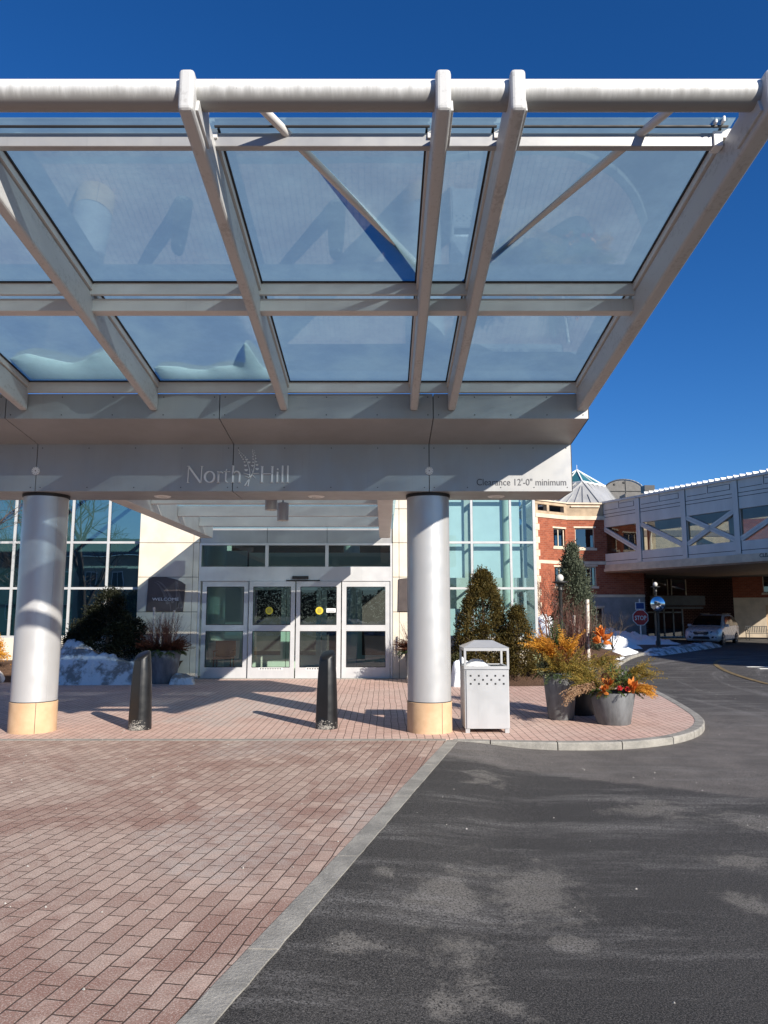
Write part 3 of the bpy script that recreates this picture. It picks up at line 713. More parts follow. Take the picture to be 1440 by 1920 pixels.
# pendant lights
def pendant(x, y, z, label):
    t = thing('pendant_light', (x, y, z), label, 'light', 'pendant lights under the entrance canopy')
    b = MB(); b.lathe((x, y, z), [(.098, 0), (.104, .004), (.104, .32), (.095, .325)], 32); b.build('housing', M_COLUMN, t, smooth=True)
    b = MB(); b.lathe((x, y, z-.004), [(.03, 0), (.088, .002)], 24); b.build('lens', M_GLOBE, t, smooth=True)
    b = MB(); b.tube((x, y, z+.325), (x, y, 4.12), .014); b.build('stem', M_COLUMN, t)
pendant(-1.93, 12.5, 3.53, 'shorter looking silver pendant light, the left one nearer the grey beam')
pendant(-1.83, 13.25, 3.44, 'silver cylinder pendant light, the right one hanging lower over the entrance')

# snow lying on the canopy glass
def roofsnow(x0, x1, hfn, label):
    b = MB(); nx = 60; ny = 16; vs = []; fs = []; Ya = 8.35; Yb = 10.12
    for j in range(ny+1):
        for i in range(nx+1):
            x = x0 + (x1-x0)*i/nx
            ext = hfn((x-x0)/(x1-x0)) ; y0_ = Yb - ext + .05*noise.noise(Vector((x*5, 3, 0)))
            y = y0_ + (Yb - y0_)*j/ny; t = j/ny
            e = min(1, min(i, nx-i)/3)
            h = (.02 + .26*(1-(1-t)**3)*min(1, ext*1.5)) * e + .025*noise.noise(Vector((x*4, y*4, 1)))*t*e
            if j == 0: h = 0
            vs.append((x, y, zg(y) + .012 + max(0, h)))
    for j in range(ny):
        for i in range(nx): fs.append((j*(nx+1)+i, j*(nx+1)+i+1, (j+1)*(nx+1)+i+1, (j+1)*(nx+1)+i))
    # underside so the drift is closed and reads from below
    o = len(vs)
    for i in range(nx+1): x = x0+(x1-x0)*i/nx; vs.append((x, Yb, zg(Yb)+.011))
    b.add(vs, fs + [(ny*(nx+1)+i, ny*(nx+1)+i+1, o+i+1, o+i) for i in range(nx)] + [(i+1, i, o+i, o+i+1) for i in range(nx)])
    tag(b.build('roof_snow', M_ROOFSNOW, smooth=True), label, 'snow', 'snow lying on the canopy glass')
roofsnow(-5.0, -3.4, lambda t: .62 + .35*max(0, (t-.5)) + .12*sin(t*9), 'wavy snow drift on the canopy glass left of the second rafter')
roofsnow(-3.15, -1.55, lambda t: .36 + .06*sin(t*12) + .75*math.exp(-((t-.86)/.05)**2), 'snow drift with a pointed peak on the canopy glass')

# ================================================================== MAIN BUILDING
BLD = thing('entrance_building', (-2.35, 20.7, 0), 'entrance building with beige stone piers, glazed curtain walls and sliding doors', 'building')
JZ = [0, .85, 1.81, 2.77, 3.73, 4.69, 5.65, 6.5]
def pier(xs):
    b = MB()
    for za, zc in zip(JZ[:-1], JZ[1:]):
        for xa, xc in zip(xs[:-1], xs[1:]):
            b.box(xa+.006, 20.62, za+.007, xc-.006, 20.85, zc-.007)
    b.mi = 1; b.box(xs[0]+.02, 20.66, 0, xs[-1]-.02, 20.9, 6.48)
    return b.build('stone_pier', [M_STONE, M_DARK], BLD, bevel=.003)
pier([-6.85, -5.33, -5.17]); pier([.24, .42, 1.72])
b = MB()
for xa, xc in ((-5.16, -3.28), (-3.28, -1.6), (-1.6, .235)): b.box(xa+.006, 20.66, 3.725, xc-.006, 20.8, 4.65)
b.box(-5.16, 20.66, 4.66, .235, 20.85, 6.48); b.build('header_panel', M_PANEL, BLD)
# curtain walls
def curtain(xs, zs, Y, glass, name='curtain_wall'):
    fr = MB()
    for x in xs: fr.box(x-.032, Y-.05, zs[0]-.03, x+.032, Y+.06, zs[-1]+.03)
    for z in zs:
        for xa, xc in zip(xs[:-1], xs[1:]): fr.box(xa+.032, Y-.045, z-.032, xc-.032, Y+.05, z+.032)
    f = fr.build(name + '_frame', M_MULL, BLD)
    for xa, xc in zip(xs[:-1], xs[1:]):
        for za, zc in zip(zs[:-1], zs[1:]):
            g = MB(); g.quad((xa+.03, Y-.02, za+.03), (xc-.03, Y-.02, za+.03), (xc-.03, Y-.02, zc-.03), (xa+.03, Y-.02, zc-.03)); g.build('window_pane', glass, f)
    return f
ZS = [1.12, 2.47, 3.77, 5.07, 6.45]
curtain([-15.5, -13.8, -12.2, -10.53, -8.89, -7.85, -6.88], ZS, 21.0, M_WINGLASS)
curtain([1.75, 2.5, 3.61, 4.28], ZS, 21.0, M_TEALGLASS)
fr = MB(); 
for y in (21.0, 22.6, 24.2, 25.8, 27.4): fr.box(4.25, y-.03, 1.09, 4.33, y+.03, 6.48)
for z in ZS: fr.box(4.255, 21.06, z-.03, 4.325, 27.4, z+.03)
f_ = fr.build('side_wall_frame', M_MULL, BLD)
g = MB(); g.quad((4.29, 21.06, 1.12), (4.29, 27.4, 1.12), (4.29, 27.4, 6.45), (4.29, 21.06, 6.45)); g.build('side_glass', M_TEALGLASS, f_)
b = MB(); b.box(-15.5, 20.93, 0, -6.87, 21.15, 1.088); b.box(1.73, 20.93, 0, 4.33, 21.15, 1.088); b.box(4.1, 21.15, 0, 4.33, 27.5, 1.088); b.build('base_wall', M_STONE, BLD)
b = MB(); b.box(-15.6, 20.95, 6.49, 4.4, 21.3, 6.8); b.box(-15.6, 28, 6.49, 4.4, 38, 6.8); b.build('roof_slab', M_PANEL, BLD)
b = MB(); b.quad((-15.6, 21.3, 6.7), (4.4, 21.3, 6.7), (4.4, 28, 6.7), (-15.6, 28, 6.7)); ar = b.build('added_roof_glass', M_TEALGLASS, BLD)  # unseen glass roof, added so that daylight brightens the interior
for k in range(11): b = MB(); b.box(-15.6+k*2, 21.3, 6.6, -15.5+k*2, 28, 6.69); b.build('added_roof_bar', M_WHITE, ar)
# interior
b = MB(); b.box(-15.6, 21.2, -.05, 4.2, 37, .012); b.build('interior_floor', M_IFLOOR, BLD)
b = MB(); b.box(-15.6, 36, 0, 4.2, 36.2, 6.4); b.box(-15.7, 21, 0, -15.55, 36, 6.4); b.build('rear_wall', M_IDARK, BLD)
b = MB(); b.box(-5.2, 20.9, 3.75, .25, 21.6, 3.85); b.build('vestibule_ceiling', M_INNER, BLD)
b = MB(); b.box(-5.4, 20.9, 0, -5.25, 21.6, 3.8); b.box(.26, 20.9, 0, .4, 26, 3.8); b.box(-5.4, 24.2, 0, -4.5, 24.35, 3.8); b.box(-15.5, 26, 0, -5.4, 26.15, 6.4); b.build('interior_wall', M_INNER, BLD)
for x, y in ((-5.9, 25), (-5.25, 23.2), (-1.2, 27.5)):
    b = MB(); b.lathe((x, y, 0), [(.3, .01), (.3, 6.3)], 32); b.build('interior_column', M_PALE, BLD, smooth=True)
b = MB(); b.box(-2.2, 30, 0, .2, 31, 1.1); b.build('reception_desk', M_WOOD, BLD)
# window shades behind the teal curtain wall
for xa, xc in ((1.80, 2.32), (2.58, 3.42), (3.66, 3.92), (4.02, 4.12)):
    b = MB(); b.box(xa, 21.25, 2.78, xc, 21.265, 6.4); b.build('window_shade', M_SHADE, BLD)
b = MB(); b.box(1.8, 21.5, 0, 4.1, 21.6, 1.9); b.build('interior_dado', M_SHADE, BLD)
b = MB(); b.box(1.5, 24.5, 0, 4.2, 24.6, 6.4); b.box(1.45, 21.2, 0, 1.55, 24.5, 6.4); b.build('interior_partition', M_INNER, BLD)
b = MB(); b.lathe((3.75, 22.4, 0), [(.18, .02), (.18, 6.3)], 24); b.build('interior_post', M_PALE, BLD, smooth=True)

# transom windows and door set
fr = MB(); Yd = 20.7
fr.box(-5.165, Yd-.06, 3.66, .235, Yd+.06, 3.72); fr.box(-5.165, Yd-.06, 2.66, .235, Yd+.07, 3.06)
for x in (-5.14, .205): fr.box(x-.03, Yd-.06, 0, x+.03, Yd+.06, 2.66); fr.box(x-.03, Yd-.06, 3.06, x+.03, Yd+.06, 3.66)
for x in (-3.28, -1.6): fr.box(x-.045, Yd-.055, 3.06, x+.045, Yd+.055, 3.66)
TF = fr.build('door_surround', M_DOOR, BLD, bevel=.004)
for xa, xc in ((-5.11, -3.325), (-3.235, -1.645), (-1.555, .175)):
    g = MB(); g.quad((xa, Yd-.01, 3.06), (xc, Yd-.01, 3.06), (xc, Yd-.01, 3.66), (xa, Yd-.01, 3.66)); g.build('transom_pane', M_TRGLASS, TF)
def X(u, Y=20.7): return (u-720)/1385*Y/ray(u, 1170)[1]
def leaf_door(u0, u1, Y, name, st=.13, slide=False):
    xa, xc = X(u0), X(u1); b = MB()
    b.box(xa, Y-.03, .01, xa+st, Y+.03, 2.655); b.box(xc-st, Y-.03, .01, xc, Y+.03, 2.655)
    for za, zc in ((.01, .31), (1.28, 1.46), (2.50, 2.655)): b.box(xa+st, Y-.03, za, xc-st, Y+.03, zc)
    d = b.build(name, M_DOOR, BLD, bevel=.004)
    for za, zc in ((.31, 1.28), (1.46, 2.50)):
        g = MB(); g.quad((xa+st, Y, za), (xc-st, Y, za), (xc-st, Y, zc), (xa+st, Y, zc)); g.build('glass', M_DOORGLASS, d)
        k = MB()
        for z in (za, zc): k.box(xa+st, Y-.032, z-.008, xc-st, Y-.012, z+.008)
        for x in (xa+st, xc-st): k.box(x-.008, Y-.032, za, x+.008, Y-.012, zc)
        k.build('gasket', M_DARK, d)
    return d, xa, xc
leaf_door(378, 465, 20.70, 'side_light'); leaf_door(641, 731, 20.70, 'side_light')
for k, (u0, u1) in enumerate(((467, 553), (555.5, 639))):
    d, xa, xc = leaf_door(u0, u1, 20.64, 'sliding_door', .12)
    b = MB(); sx = X(505) if k == 0 else X(599); sz = D(0, 1145, 20.6)[1]; b.tube((sx, 20.632, sz), (sx, 20.626, sz), .105, n=28); b.mi = 1
    for zz in (-.045, -.015, .015, .045): b.box(sx-.07+abs(zz)*.5, 20.6225, sz+zz-.004, sx+.07-abs(zz)*.5, 20.6255, sz+zz+.006)
    b.build('round_sticker', [M_YELLOW, M_INK], d)
    b = MB(); b.box((xa+xc)/2-.33, 20.606, .235, (xa+xc)/2+.33 , 20.609, .30); b.mi = 1
    for q in range(9): b.box((xa+xc)/2-.3+q*.068, 20.6035, .25, (xa+xc)/2-.25+q*.068, 20.6055, .285)
    b.build('door_decal', [M_SIGNWHITE, M_INK], d)
    if k == 1:
        b = MB(); sx = X(621); b.box(sx-.13, 20.626, sz-.05, sx+.13, 20.632, sz+.065); b.mi = 1; b.box(sx-.09, 20.6225, sz-.03, sx+.09, 20.6255, sz-.01); b.box(sx-.05, 20.6225, sz+.01, sx+.09, 20.6255, sz+.03)
        b.build('white_sticker', [M_SIGNWHITE, M_PANEL], d)
b = MB(); b.box(-2.72, 20.585, 2.66, -1.78, 20.64, 2.69); b.box(-2.55, 20.57, 2.72, -2.10, 20.64, 2.80); b.build('door_sensor', M_BLACK, BLD, bevel=.01)
b = MB(); b.box(-5.2, 20.5, -.02, .26, 20.9, .014); b.build('threshold', M_GRANITE, BLD)
# inner doors of the vestibule
def idoor(xa, xc, Y):
    b = MB(); st = .16
    b.box(xa, Y-.03, .012, xa+st, Y+.03, 2.75); b.box(xc-st, Y-.03, .012, xc, Y+.03, 2.75)
    for za, zc in ((.012, .42), (2.52, 2.75)): b.box(xa+st, Y-.03, za, xc-st, Y+.03, zc)
    return b.build('inner_door', M_PALE, BLD)
for xa, xc in ((-4.4, -3.2), (-3.18, -2.05), (-2.03, -.9), (-.88, .24)): idoor(xa, xc, 24.4)
b = MB(); b.box(-4.45, 24.36, 2.76, .26, 24.44, 3.75); b.build('inner_header', M_PALE, BLD)

# chairs inside the vestibule
CH = thing('armchair', (-4.75, 22.4, .012), 'wooden armchair seen inside through the left glass of the entrance', 'chair')
b = MB(); b.box(-5.05, 22.15, .42, -4.5, 22.65, .50); b.build('seat', M_WOOD, CH, bevel=.02)
b = MB(); b.box(-5.08, 22.62, .5, -4.47, 22.68, .95); b.build('backrest', M_WOOD, CH, bevel=.015)
for x in (-5.03, -4.53):
    for y in (22.18, 22.62): 
        b = MB(); b.tube((x, y, .012), (x, y, .66 if y < 22.3 else .44), .02, n=8); b.build('leg', M_WOOD, CH)
    b = MB(); b.box(x-.03, 22.15, .64, x+.03, 22.66, .68); b.build('armrest', M_WOOD, CH, bevel=.01)

# WELCOME sign and its twin
def SW(zx, zz, d=0): return ((250 + zx/8.346 - 720)*.01487, 20.58 - d, 2.77 - (1070 + zz/8.346 - 1082)*.01477)
W1 = thing('welcome_sign', SW(520, 630), 'dark brown WELCOME sign with arched top on the left stone pier', 'sign')
outl = [(235, 632), (250, 120), (320, 104), (400, 98), (480, 100), (560, 110), (640, 127), (700, 143), (760, 170), (828, 216), (805, 632)]
b = MB(); b.add([SW(*q) for q in outl] + [SW(*q, -.04) for q in outl], [tuple(range(11))] + [(i, (i+1) % 11, 11+(i+1) % 11, 11+i) for i in range(11)]); b.build('plate', M_SIGNBROWN, W1)
x0s, _, z0s = SW(325, 468)
tw = text('WELCOME', .115, lambda x, y, d: (x0s + x, 20.572 - d, z0s + y), 'lettering', M_SIGNWHITE, W1, .003, 1.02)
xs = [v.co.x for v in tw.data.vertices]; sc = (SW(735, 0)[0]-x0s)/(max(xs)-min(xs)); mn = min(xs)
for v in tw.data.vertices: v.co.x = mn + (v.co.x-mn)*sc
T = MB(); LWs = LW; LW = lambda zx, zz, d=0: SW(zx, zz, .004 + d*.1)
stroke(T, [(480, 280), (540, 370), (585, 470), (610, 560), (618, 632)], 9); stroke(T, [(715, 230), (732, 330), (728, 450), (712, 560), (690, 632)], 9)
random.seed(3)
for k in range(22):
    t = k/21
    for sx in (-1, 1):
        disc(T, 370+t*230+sx*(14+26*t), 170+t*t*260+t*60-sx*10, 9+16*t, LW, -.3, pi+.3, -.002)
        disc(T, 690+t*60+sx*(10+30*t)*.8, 165+t*400, 8+16*t, LW, -.3, pi+.3, -.002)
T.build('sprig_engraving', M_SPRIG, W1); LW = LWs
W2 = thing('wall_sign', (.95, 20.58, 1.9), 'brown arched wall sign, only its left edge showing beside the right column', 'sign')
b = MB(); o2 = [(.40, 1.83), (.42, 2.72), (.7, 2.75), (1.1, 2.72), (1.42, 2.55), (1.4, 1.83)]
b.prism([(x, 20.57, z) for x, z in o2], (0,0,0), (0, .045, 0)); b.build('plate', M_SIGNBROWN, W2)

# ================================================================== STREET FURNITURE
def bollard(x, y, label):
    t = thing('bollard', (x, y, 0), label, 'bollard', 'black bollards in front of the entrance')
    b = MB(); n = 40; prof = [(.175, 0), (.176, .05), (.172, .2), (.160, .55), (.145, .85), (.128, 1.04), (.118, 1.12)]
    vs = []; fs = []
    for k, (r, z) in enumerate(prof):
        for i in range(n):
            a = 2*pi*i/n; rr = r
            fl = cos(a + pi/2 + .5)          # one flattened face to the front
            if fl > .8: rr = r * .8/fl if k else r
            zz = z + (.055*sin(a)*max(0, (z-.9)/.22)) + .03*cos(a)*max(0, (z-.9)/.22)
            vs.append((x+rr*cos(a), y+rr*sin(a), zz))
    for k in range(len(prof)-1):
        for i in range(n): fs.append((k*n+i, k*n+(i+1) % n, (k+1)*n+(i+1) % n, (k+1)*n+i))
    fs.append(tuple(range(n))[::-1])
    b.add(vs, fs); b.build('post', M_BOLLARD, t, smooth=True)
    b = MB(); r = .118
    ring = [(x+r*q*cos(2*pi*i/n), y+r*q*sin(2*pi*i/n), 1.12+h + .055*sin(2*pi*i/n)*q + .03*cos(2*pi*i/n)*q) for q, h in ((1.0, .0), (.93, .022), (.72, .034)) for i in range(n)]
    b.add(ring, [(k*n+i, k*n+(i+1) % n, (k+1)*n+(i+1) % n, (k+1)*n+i) for k in range(2) for i in range(n)] + [tuple(range(2*n, 3*n))]); b.build('cap', M_BOLLARD, t, smooth=True)
    # salt crust round the foot
    random.seed(int(x*100)); b = MB()
    for k in range(260):
        a = random.gauss(-pi/2-.2, .5); h = abs(random.gauss(0, .06)); rr = .179
        if h > .15: continue
        s_ = random.uniform(.004, .011); px_, py_ = x+rr*cos(a), y+rr*sin(a); tx_, ty_ = -sin(a), cos(a)
        b.quad((px_-tx_*s_, py_-ty_*s_, h), (px_+tx_*s_, py_+ty_*s_, h+.002), (px_+tx_*s_*.7, py_+ty_*s_*.7, h+s_), (px_-tx_*s_*.6, py_-ty_*s_*.6, h+s_*1.2))
    tag(b.build('salt_crust', M_GRANITE, t), kind='stuff')
bollard(-3.80, 11.84, 'black tapered bollard on the brick, nearer the left silver column')
bollard(-.90, 11.94, 'black tapered bollard on the brick, in front of the sliding doors')

# litter bin
BN = thing('litter_bin', (1.56, 11.75, 0), 'silver square litter bin with roof, beside the right column', 'bin')
x0, x1, y0, y1 = 1.22, 1.90, 11.45, 12.10
b = MB(); b.box(x0, y0+.012, .06, x1, y1, .97); b.build('body', M_SILVER, BN, bevel=.01)
b = MB(); b.box(x0+.03, y0-.004, .065, x1-.025, y0+.010, .93); b.mi = 1
for r_, (row, n) in enumerate((((.845), 5), ((.785), 4), ((.725), 5))):
    for i in range(n):
        xx = x0+.095+(i+(.5 if n == 4 else 0))*.125; b.box(xx-.0135, y0-.0065, row-.0135, xx+.0135, y0-.0045, row+.0135)
b.build('door_panel', [M_SILVER, M_DARK], BN)
b = MB(); b.box(x0-.004, y0-.008, .94, x1+.004, y0+.04, .985); b.box(x0-.004, y1-.04, .94, x1+.004, y1+.006, .985); b.box(x0-.004, y0+.04, .94, x0+.04, y1-.04, .985); b.box(x1-.04, y0+.04, .94, x1+.004, y1-.04, .985)
for xx in (x0-.004, x1-.031):
    for yy in (y0-.008, y1-.029): b.box(xx, yy, .985, xx+.035, yy+.035, 1.215)
b.box(x0-.004, y0-.008, 1.215, x1+.004, y1+.006, 1.262)
b.build('opening_frame', M_SILVER, BN, bevel=.003)
b = MB(); xm0, xm1, ym = x0+.20, x1-.20, (y0+y1)/2
base = [(x0-.012, y0-.016, 1.263), (x1+.012, y0-.016, 1.263), (x1+.012, y1+.014, 1.263), (x0-.012, y1+.014, 1.263)]
top = [(xm0, ym-.06, 1.365), (xm1, ym-.06, 1.365), (xm1, ym+.06, 1.365), (xm0, ym+.06, 1.365)]
b.add(base + top, [(0,3,2,1), (4,5,6,7), (0,1,5,4), (1,2,6,5), (2,3,7,6), (3,0,4,7)]); b.build('roof', M_SILVER, BN, bevel=.003)
b = MB(); b.box(x0+.05, y0+.05, .90, x1-.05, y1-.05, .972); b.build('inner_tray', M_BLACK, BN)
for xx in (x0+.01, x1-.075):
    for yy in (y0+.01, y1-.075): 
        b = MB(); b.box(xx, yy, 0, xx+.065, yy+.065, .06); b.build('foot', M_SILVER, BN)
b = MB(); vs = []; n = 18
for j in range(n+1):
    for i in range(n+1):
        x = x0+.03+.4*i/n; y = y0+.2+.38*j/n; r = hypot((i/n-.5)*2, (j/n-.5)*2)
        vs.append((x, y, .973 + max(0, .10*(1-r*r))+.015*noise.noise(Vector((x*14, y*14, 0)))*(r < .9)))
b.add(vs, [(j*(n+1)+i, j*(n+1)+i+1, (j+1)*(n+1)+i+1, (j+1)*(n+1)+i) for j in range(n) for i in range(n)])
tag(b.build('snow_heap', M_SNOW2, smooth=True), 'small heap of white snow inside the opening of the silver litter bin', 'snow')

# ------------------------------------------------------------------ foliage tools
def rv(s=1.): return Vector((random.gauss(0, s), random.gauss(0, s), random.gauss(0, s)))
def leafq(mb, p, d, L, w, nrm=None):
    d = d.normalized(); s_ = d.cross(nrm if nrm is not None else rv()).normalized() * w
    mb.add([p, p + d*L*.5 + s_, p + d*L, p + d*L*.5 - s_], [(0, 1, 2, 3)])
def frond(mb, p, d, L, droop=.5, wid=.10, side=None, density=16, leaf=.018):
    """feathery cedar spray"""
    p = Vector(p); d = Vector(d).normalized(); n = density; pts = [p.copy()]
    side = d.cross(Vector((0, 0, 1))).normalized() if abs(d.z) < .97 else Vector((1, 0, 0))
    side = (side + rv(.5)).normalized()
    q = p.copy(); dd = d.copy()
    for i in range(n):
        dd = (dd + Vector((0, 0, -droop/n))).normalized(); q = q + dd*L/n; pts.append(q.copy())
    for i in range(1, n+1):
        t = i/n; a = pts[i]; fw = (pts[i]-pts[i-1]).normalized(); sd_ = side - fw*side.dot(fw); sd_.normalize()
        l = wid * (1.15 - t) * random.uniform(.6, 1.2)
        for s_ in (-1, 1):
            tip = (fw*.75 + sd_*s_ + rv(.12)).normalized()
            m = max(3, int(l/leaf*1.9))
            for k in range(m):
                c = a + tip*l*(k/m) + Vector((0, 0, -.02*(k/m)))
                leafq(mb, c, (tip + sd_*random.choice((-1, 1))*.5 + fw*.3 + rv(.25)), leaf*random.uniform(1.0, 2.0), leaf*.30)
    mb.path([pts[0], pts[n//2], pts[-1]], [.004, .003, .001], 3)
def cluster(mb, c, R, n, L=.03, w=.012, up=.3):
    c = Vector(c)
    for _ in range(n):
        d = rv().normalized(); p = c + Vector((d.x*R[0], d.y*R[1], d.z*R[2])) * random.uniform(.35, 1)
        leafq(mb, p, d + Vector((0, 0, up)) + rv(.3), L*random.uniform(.6, 1.3), w*random.uniform(.7, 1.3))
def magnolia(mb, c, n=9, L=.15, spread=.8, axis=(0, -.3, 1)):
    c = Vector(c); ax = Vector(axis).normalized()
    for i in range(n):
        d = (ax + rv(spread*.6)).normalized(); s_ = d.cross(rv()).normalized(); nn = d.cross(s_)
        l = L*random.uniform(.75, 1.15); w = l*.27; vs = []; 
        for k, (t, ww) in enumerate(((0, .08), (.2, .7), (.5, 1), (.78, .7), (1, .03))):
            m = c + d*l*t + nn*l*.28*t*t; vs += [m - s_*w*ww + nn*w*.35*ww, m, m + s_*w*ww + nn*w*.35*ww]
        fs = [(k*3+a, k*3+a+1, k*3+a+4, k*3+a+3) for k in range(4) for a in (0, 1)]
        mb.add(vs, fs)
def twigs(mb, c, n, L, spread, r=.004, rad=.1, kink=.06):
    for _ in range(n):
        a = random.uniform(0, 2*pi); q = random.uniform(0, rad); p = Vector(c) + Vector((cos(a)*q, sin(a)*q, 0))
        d = Vector((random.gauss(0, spread), random.gauss(0, spread), 1)).normalized(); l = L*random.uniform(.6, 1.1); pts = [p]
        for k in range(4): d = (d + rv(kink)).normalized(); pts.append(pts[-1] + d*l/4)
        mb.path(pts, [r, r*.85, r*.7, r*.5, r*.25], 4)
        for _k in range(2):
            q0 = pts[random.choice((2, 3))]; mb.path([q0, q0 + (d + rv(.3)).normalized()*l*.25], [r*.5, r*.2], 3)
def birch(parent, p, q, r):
    b = MB(); p = Vector(p); q = Vector(q); pts = [p.lerp(q, t) + rv(.006) for t in (0, .25, .5, .75, 1)]
    b.path(pts, [r, r*.98, r*.93, r*.95, r*.88], 14); return b.build('birch_log', M_BIRCH, parent, smooth=True)
def pot(parent, x, y, rt, rb, h, mat):
    b = MB(); b.lathe((x, y, 0), [(rb*.96, 0), (rb, .012), (rb+(rt-rb)*.5, h*.5), (rt, h-.012), (rt-.006, h), (rt-.03, h), (rt-.04, h-.06), (.0001, h-.06)], 56, cap=False)
    return b.build('pot', mat, parent, smooth=True)

# tall grey planter
random.seed(11)
P1 = thing('planter', (3.02, 12.95, 0), 'tall tapered grey planter with golden cedar and burgundy berries, left of the group', 'planter', 'winter planters by the litter bin')
pot(P1, 3.02, 12.95, .29, .215, .78, M_POT)
b = MB()
for k in range(46):
    a = random.uniform(0, 2*pi); frond(b, (3.02+.14*cos(a), 12.95+.14*sin(a), .78), (cos(a)*.8, sin(a)*.8, random.uniform(.4, 1.8)), random.uniform(.35, .68), .6, .13)
for k in range(14): a = random.uniform(-1., .8); frond(b, (3.02+.2*cos(a), 12.95+.2*sin(a), .78), (cos(a)*1.1, sin(a)*1.1, random.uniform(.1, .8)), random.uniform(.35, .5), .7, .11)
b.build('olive_cedar', M_OLIVE, P1)
b = MB()
for k in range(40): a = random.uniform(2.0, 4.4); frond(b, (2.98+.1*cos(a), 12.9+.1*sin(a), 1.0), (cos(a)*.75, sin(a)*.5, random.uniform(.8, 2.4)), random.uniform(.32, .66), 1.0, .14)
for k in range(22): frond(b, (3.1, 12.85, 1.0), (random.uniform(-.3, .6), random.uniform(-.6, .1), 1.3), random.uniform(.3, .6), .8, .12)
b.build('golden_cedar', M_GOLD, P1)
b = MB()
for k in range(22): a = random.uniform(0, 2*pi); frond(b, (3.02+.2*cos(a), 12.95+.2*sin(a), .76), (cos(a), sin(a), random.uniform(.05, .5)), random.uniform(.2, .34), 1.1, .09)
for k in range(9): frond(b, (3.0, 12.98, 1.0), (random.uniform(-.4, .3), 0, 2), random.uniform(.5, .68), .3, .10)
b.build('green_cedar', M_GREENF, P1)
b = MB()
for k in range(26): cluster(b, (3.03+random.gauss(0, .075), 12.74+random.gauss(0, .03), 1.06+random.gauss(0, .075)), (.045, .045, .06), 40, .02, .008)
b.build('burgundy_berries', M_BURG, P1)
b = MB()
for k in range(16): cluster(b, (2.74+random.gauss(0, .06), 12.86+random.gauss(0, .06), .86+random.gauss(0, .09)), (.05, .05, .05), 18, .06, .018)
b.build('sage_sprigs', M_SAGE, P1)

# planter behind with birch logs, its pot coloured dark for the deep shade
P3 = thing('planter', (3.50, 13.55, 0), 'planter in shadow, its pot coloured dark for that shade, holding birch logs, red twigs and orange leaves, between the grey planters', 'planter', 'winter planters by the litter bin')
pot(P3, 3.50, 13.55, .33, .27, .80, M_POTSHADE)
birch(P3, (3.66, 13.5, .7), (3.68, 13.45, 2.03), .037)
birch(P3, (3.46, 13.6, .7), (3.475, 13.6, 1.74), .028)
birch(P3, (3.56, 13.75, .7), (3.60, 13.78, 1.55), .028)
b = MB(); twigs(b, (3.5, 13.6, .75), 170, 1.15, .13, .005, .22); b.build('red_twigs', M_TWIG, P3)
b = MB(); magnolia(b, (3.86, 13.3, 1.38), 12, .19, .7, (.1, -.2, 1)); magnolia(b, (3.92, 13.35, 1.30), 9, .19, 1.2, (.6, -.3, .5)); magnolia(b, (3.80, 13.25, 1.26), 8, .17, 1., (-.4, -.3, .3)); b.build('magnolia_leaves', M_MAGN, P3)
b = MB()
for k in range(20): a = random.uniform(-1.6, 1.4); frond(b, (3.6+.2*cos(a), 13.5+.2*sin(a), .85), (cos(a), sin(a), random.uniform(.3, 1.5)), random.uniform(.3, .5), .8, .1)
b.build('cedar', M_OLIVE, P3)

# low wide planter in front
random.seed(5)
P2 = thing('planter', (3.75, 12.42, 0), 'low wide grey planter with orange magnolia leaves and red berries, right of the group', 'planter', 'winter planters by the litter bin')
pot(P2, 3.75, 12.42, .36, .27, .51, M_POT)
b = MB()
for k in range(52): a = random.uniform(-.2, pi+.2); frond(b, (3.75+.22*cos(a), 12.42+.2*sin(a), .52), (cos(a)*.9, sin(a)*.6, random.uniform(.8, 2.0)), random.uniform(.4, .74), .9, .14)
for k in range(10): frond(b, (4.0, 12.45, .75), (random.uniform(.6, 1), random.uniform(-.3, .3), random.uniform(.5, 1.2)), random.uniform(.35, .55), 1.3, .12)
for k in range(26): frond(b, (3.5, 12.35, .6), (-1, random.uniform(-.5, .2), random.uniform(.15, .8)), random.uniform(.3, .5), .7, .11)
b.build('olive_cedar', M_OLIVE, P2)
b = MB()
for k in range(16): frond(b, (3.45, 12.25, .62), (-1, random.uniform(-.5, -.05), random.uniform(-.05, .32)), random.uniform(.4, .66), .85, .10, leaf=.02)
b.build('dry_cedar', M_DRYF, P2)
b = MB()
for k in range(38): a = random.uniform(-1.0, .9); frond(b, (3.95+.1*cos(a), 12.35+.1*sin(a), .56), (cos(a), sin(a), random.uniform(.05, .7)), random.uniform(.25, .42), .9, .09)
b.build('golden_cedar', M_GOLD, P2)
b = MB()
for k in range(26): a = random.uniform(0, 2*pi); frond(b, (3.75+.26*cos(a), 12.42+.26*sin(a), .51), (cos(a), sin(a), random.uniform(.1, 1.)), random.uniform(.15, .28), 1.0, .08)
for k in range(14): cluster(b, (3.8+random.gauss(0, .09), 12.2+random.gauss(0, .04), .78+random.gauss(0, .09)), (.05, .05, .05), 14, .06, .012)
b.build('green_cedar', M_GREENF, P2)
b = MB(); magnolia(b, (3.52, 12.12, .55), 9, .15, 1., (-.3, -.7, .5)); magnolia(b, (3.98, 12.10, .60), 12, .17, 1.1, (.2, -.8, .5)); magnolia(b, (3.60, 12.12, .64), 6, .14, .8, (.1, -.5, 1)); b.build('magnolia_leaves', M_MAGN, P2)
for (cx, cz) in ((3.76, .60), (3.88, .585)):
    b = MB()
    for k in range(26):
        d = rv().normalized()*.032; c = Vector((cx, 12.05, cz)) + d; b.lathe((c.x, c.y, c.z), [(.0005, -.013), (.011, -.006), (.011, .006), (.0005, .013)], 7)
    b.build('berry_cluster', M_BERRY, P2, smooth=True)
